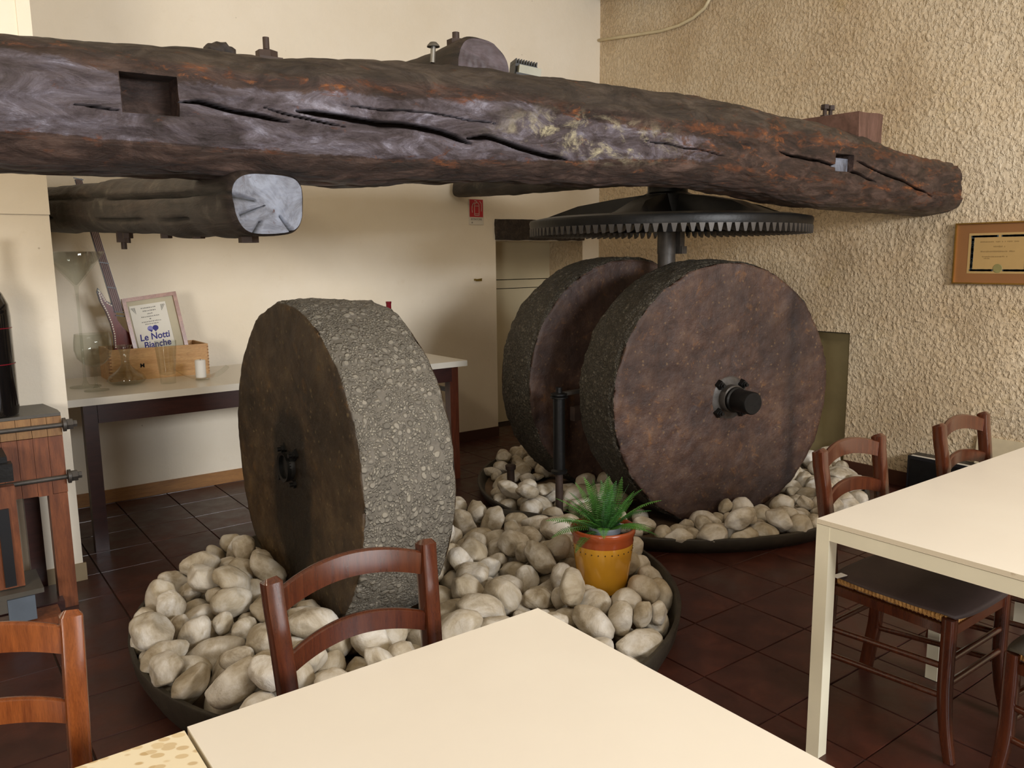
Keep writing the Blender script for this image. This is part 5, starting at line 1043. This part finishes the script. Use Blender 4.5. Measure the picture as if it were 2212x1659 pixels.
o = pbx('iron_vice', .02, .262, 3.70, 3.90, .665, .765, M['iron'], .006); o['label'] = 'black iron box vice'
pbx('iron_vice', .18, .275, 3.66, 3.72, .672, .742, M['iron'], .005)
bm = bmesh.new(); bmesh.ops.create_uvsphere(bm, u_segments=16, v_segments=12, radius=.018, matrix=Matrix.Translation((.20 - OX, 3.68 - OY, .65))); bm_obj('handle_knob', bm, M['steel'], pb, smooth=True)
bg = empty('giant_bottle', (.24, 4.04, .88), label='giant black wine bottle standing on the press bench at the left edge', cat='bottle')
bm = bmesh.new(); lathe(bm, [(0, .01), (.06, 0), (.085, .006), (.09, .03), (.092, .42), (.088, .47), (.07, .515), (.045, .55), (.03, .59), (.026, .72), (.031, .725), (.031, .745), (0, .745)], 48); bm_obj('glass', bm, M['black_glass'], bg, auto=60)
for z in (.37, .22):
    bm = bmesh.new(); lathe(bm, [(.0925, z), (.0935, z + .002), (.0925, z + .004), (.0915, z + .002), (.0925, z)], 48); bm_obj('label_line', bm, M['red_wax'], bg)
bg.location = (.262, 4.02, .88)

# ------------------------------------------------------------------ walls: diploma, sign, hook; things on the floor by the rough wall
dp = empty('framed_diploma', (XR - .022, 2.13, 1.512), R(-90), label='gold-framed diploma with a dark border hanging on the rough wall at the right edge', cat='picture')
def dbox(name, x0, x1, z0, z1, y0, y1, m, bev=0.0): return box_obj(name, (x0, x1, y0, y1, z0, z1), m, dp, bev)
w, h = .25, .18
dbox('frame_bar', -w, w, h - .008, h, -.016, .004, M['gold'], .002); dbox('frame_bar', -w, w, -h, -h + .008, -.016, .004, M['gold'], .002)
dbox('frame_bar', -w, -w + .008, -h + .008, h - .008, -.016, .004, M['gold'], .002); dbox('frame_bar', w - .008, w, -h + .008, h - .008, -.016, .004, M['gold'], .002)
dbox('mount', -w + .007, w - .007, -h + .007, h - .007, -.002, .002, M['mat_tan']); dbox('certificate', -.172, .172, -.118, .118, -.0035, -.002, M['cert_paper'])
for (x0, x1, z0, z1) in ((-.155, -.012, .092, .106), (.012, .155, .092, .106), (-.155, -.03, -.106, -.092), (.03, .155, -.106, -.092), (-.155, -.141, -.091, .091), (.141, .155, -.091, .091)):
    bm = bmesh.new(); rr = random.Random(3); L = max(x1 - x0, z1 - z0); n_ = int(L / .006)
    for i in range(n_):
        if x1 - x0 > z1 - z0: a = x0 + (i + .5) * L / n_; b = (z0 + z1) / 2
        else: a = (x0 + x1) / 2; b = z0 + (i + .5) * L / n_
        s = .0075 * rr.uniform(.8, 1.1); box(bm, a - s, a + s, -.0046, -.0036, b - s * .8, b + s * .8)
    bm_obj('border', bm, M['cert_blue'], dp)
for (z, a, b) in ((.066, -.105, .105), (.038, -.03, .03), (.01, -.10, .08), (-.02, -.09, .05), (-.03, -.08, -.05)):
    bm = bmesh.new(); rr = random.Random(int(z * 1e4)); x = a
    while x < b:
        ww = rr.uniform(.004, .009); box(bm, x, x + ww * .7, -.0042, -.0036, z - rr.uniform(.002, .004), z + rr.uniform(.002, .005)); x += ww + (.008 if rr.random() < .12 else 0)
    bm_obj('print', bm, M['ink_faint'], dp)
bm = bmesh.new(); lathe(bm, [(0, 0), (.024, 0), (.026, .001), (.024, .002), (0, .002)], 20); o = bm_obj('seal', bm, M['seal'], dp); o.location = (0, -.0036, -.088); o.rotation_euler = (R(90), 0, 0)
sg = empty('extinguisher_sign', (3.797, YB - .004, 1.915), label='small red and white fire-extinguisher sign on the smooth wall left of the toothed wheel', cat='sign')
box_obj('backing', (-.072, .072, -.002, .003, -.128, .075), M['sign_white'], sg, .001); box_obj('red_field', (-.066, .066, -.0032, -.002, -.068, .072), M['sign_red'], sg)
def outline(P, w_, name='pictogram', closed=False):
    bm = bmesh.new(); P = [Vector((x, 0, z)) for x, z in P] + ([Vector((P[0][0], 0, P[0][1]))] if closed else [])
    for a, b in zip(P[:-1], P[1:]):
        d = (b - a).normalized(); s_ = Vector((-d.z, 0, d.x)) * w_ / 2; bm.faces.new([bm.verts.new(q + Vector((0, -.0038, 0))) for q in (a - s_ - d * w_ / 2, b - s_ + d * w_ / 2, b + s_ + d * w_ / 2, a + s_ - d * w_ / 2)])
    bm_obj(name, bm, M['sign_white'], sg)
outline([(-.018, -.055), (.026, -.055), (.026, .03), (.016, .046), (-.008, .046), (-.018, .03)], .004, closed=True)
outline([(-.018, .045), (-.030, .04), (-.040, .02), (-.043, -.005), (-.040, -.03)], .005); outline([(0.004, .046), (.004, .060), (-.016, .062)], .005); outline([(-.018, .02), (.026, .02)], .003)
outline([(.034, .058), (.050, .04), (.052, .01), (.048, -.02)], .004); outline([(-.018, -.042), (.026, -.042)], .003)
text('lettering', 'ESTINTORE', .022, M['ink_grey'], sg, (0, -.0024, -.086), (R(90), 0, 0), bold=True, sx=.98)
box_obj('mark', (-.048, -.036, -.0028, -.002, -.118, -.106), M['ink_grey'], sg)
bm = bmesh.new(); box(bm, 3.765, 3.775, YB - .02, YB, 1.335, 1.35); box(bm, 3.775, 3.83, YB - .022, YB - .014, 1.33, 1.346); tube(bm, (3.77, YB - .018, 1.342), (3.825, YB - .03, 1.349), .004, 8)
tag(bm_obj('wall_hook', bm, M['brass'], bevel=.001, auto=40), 'small brass hook screwed to the smooth wall below the extinguisher sign', 'hook')
bb = empty('speaker_box', (5.07, 2.32, 0), label='small black plastic case on the floor against the rough wall behind the long table', cat='case')
box_obj('case', (-.06, .065, -.22, .2, 0, .25), M['black_box'], bb, .006); box_obj('top_strip', (-.055, -.035, -.2, .18, .25, .253), M['sign_white'], bb, .001); box_obj('front_panel', (-.064, -.06, -.2, .18, .02, .23), M['iron'], bb, .002)
bm = bmesh.new(); box(bm, -.008, .008, -.14, .14, 0, .42); o = bm_obj('leaning_board', bm, M['beige'], bevel=.003, auto=40); o.location = (XR - .05, 2.09 - .06, 0); o.rotation_euler = (0, R(5), 0); tag(o, 'beige board leaning on the rough wall behind the rightmost chair', 'board')
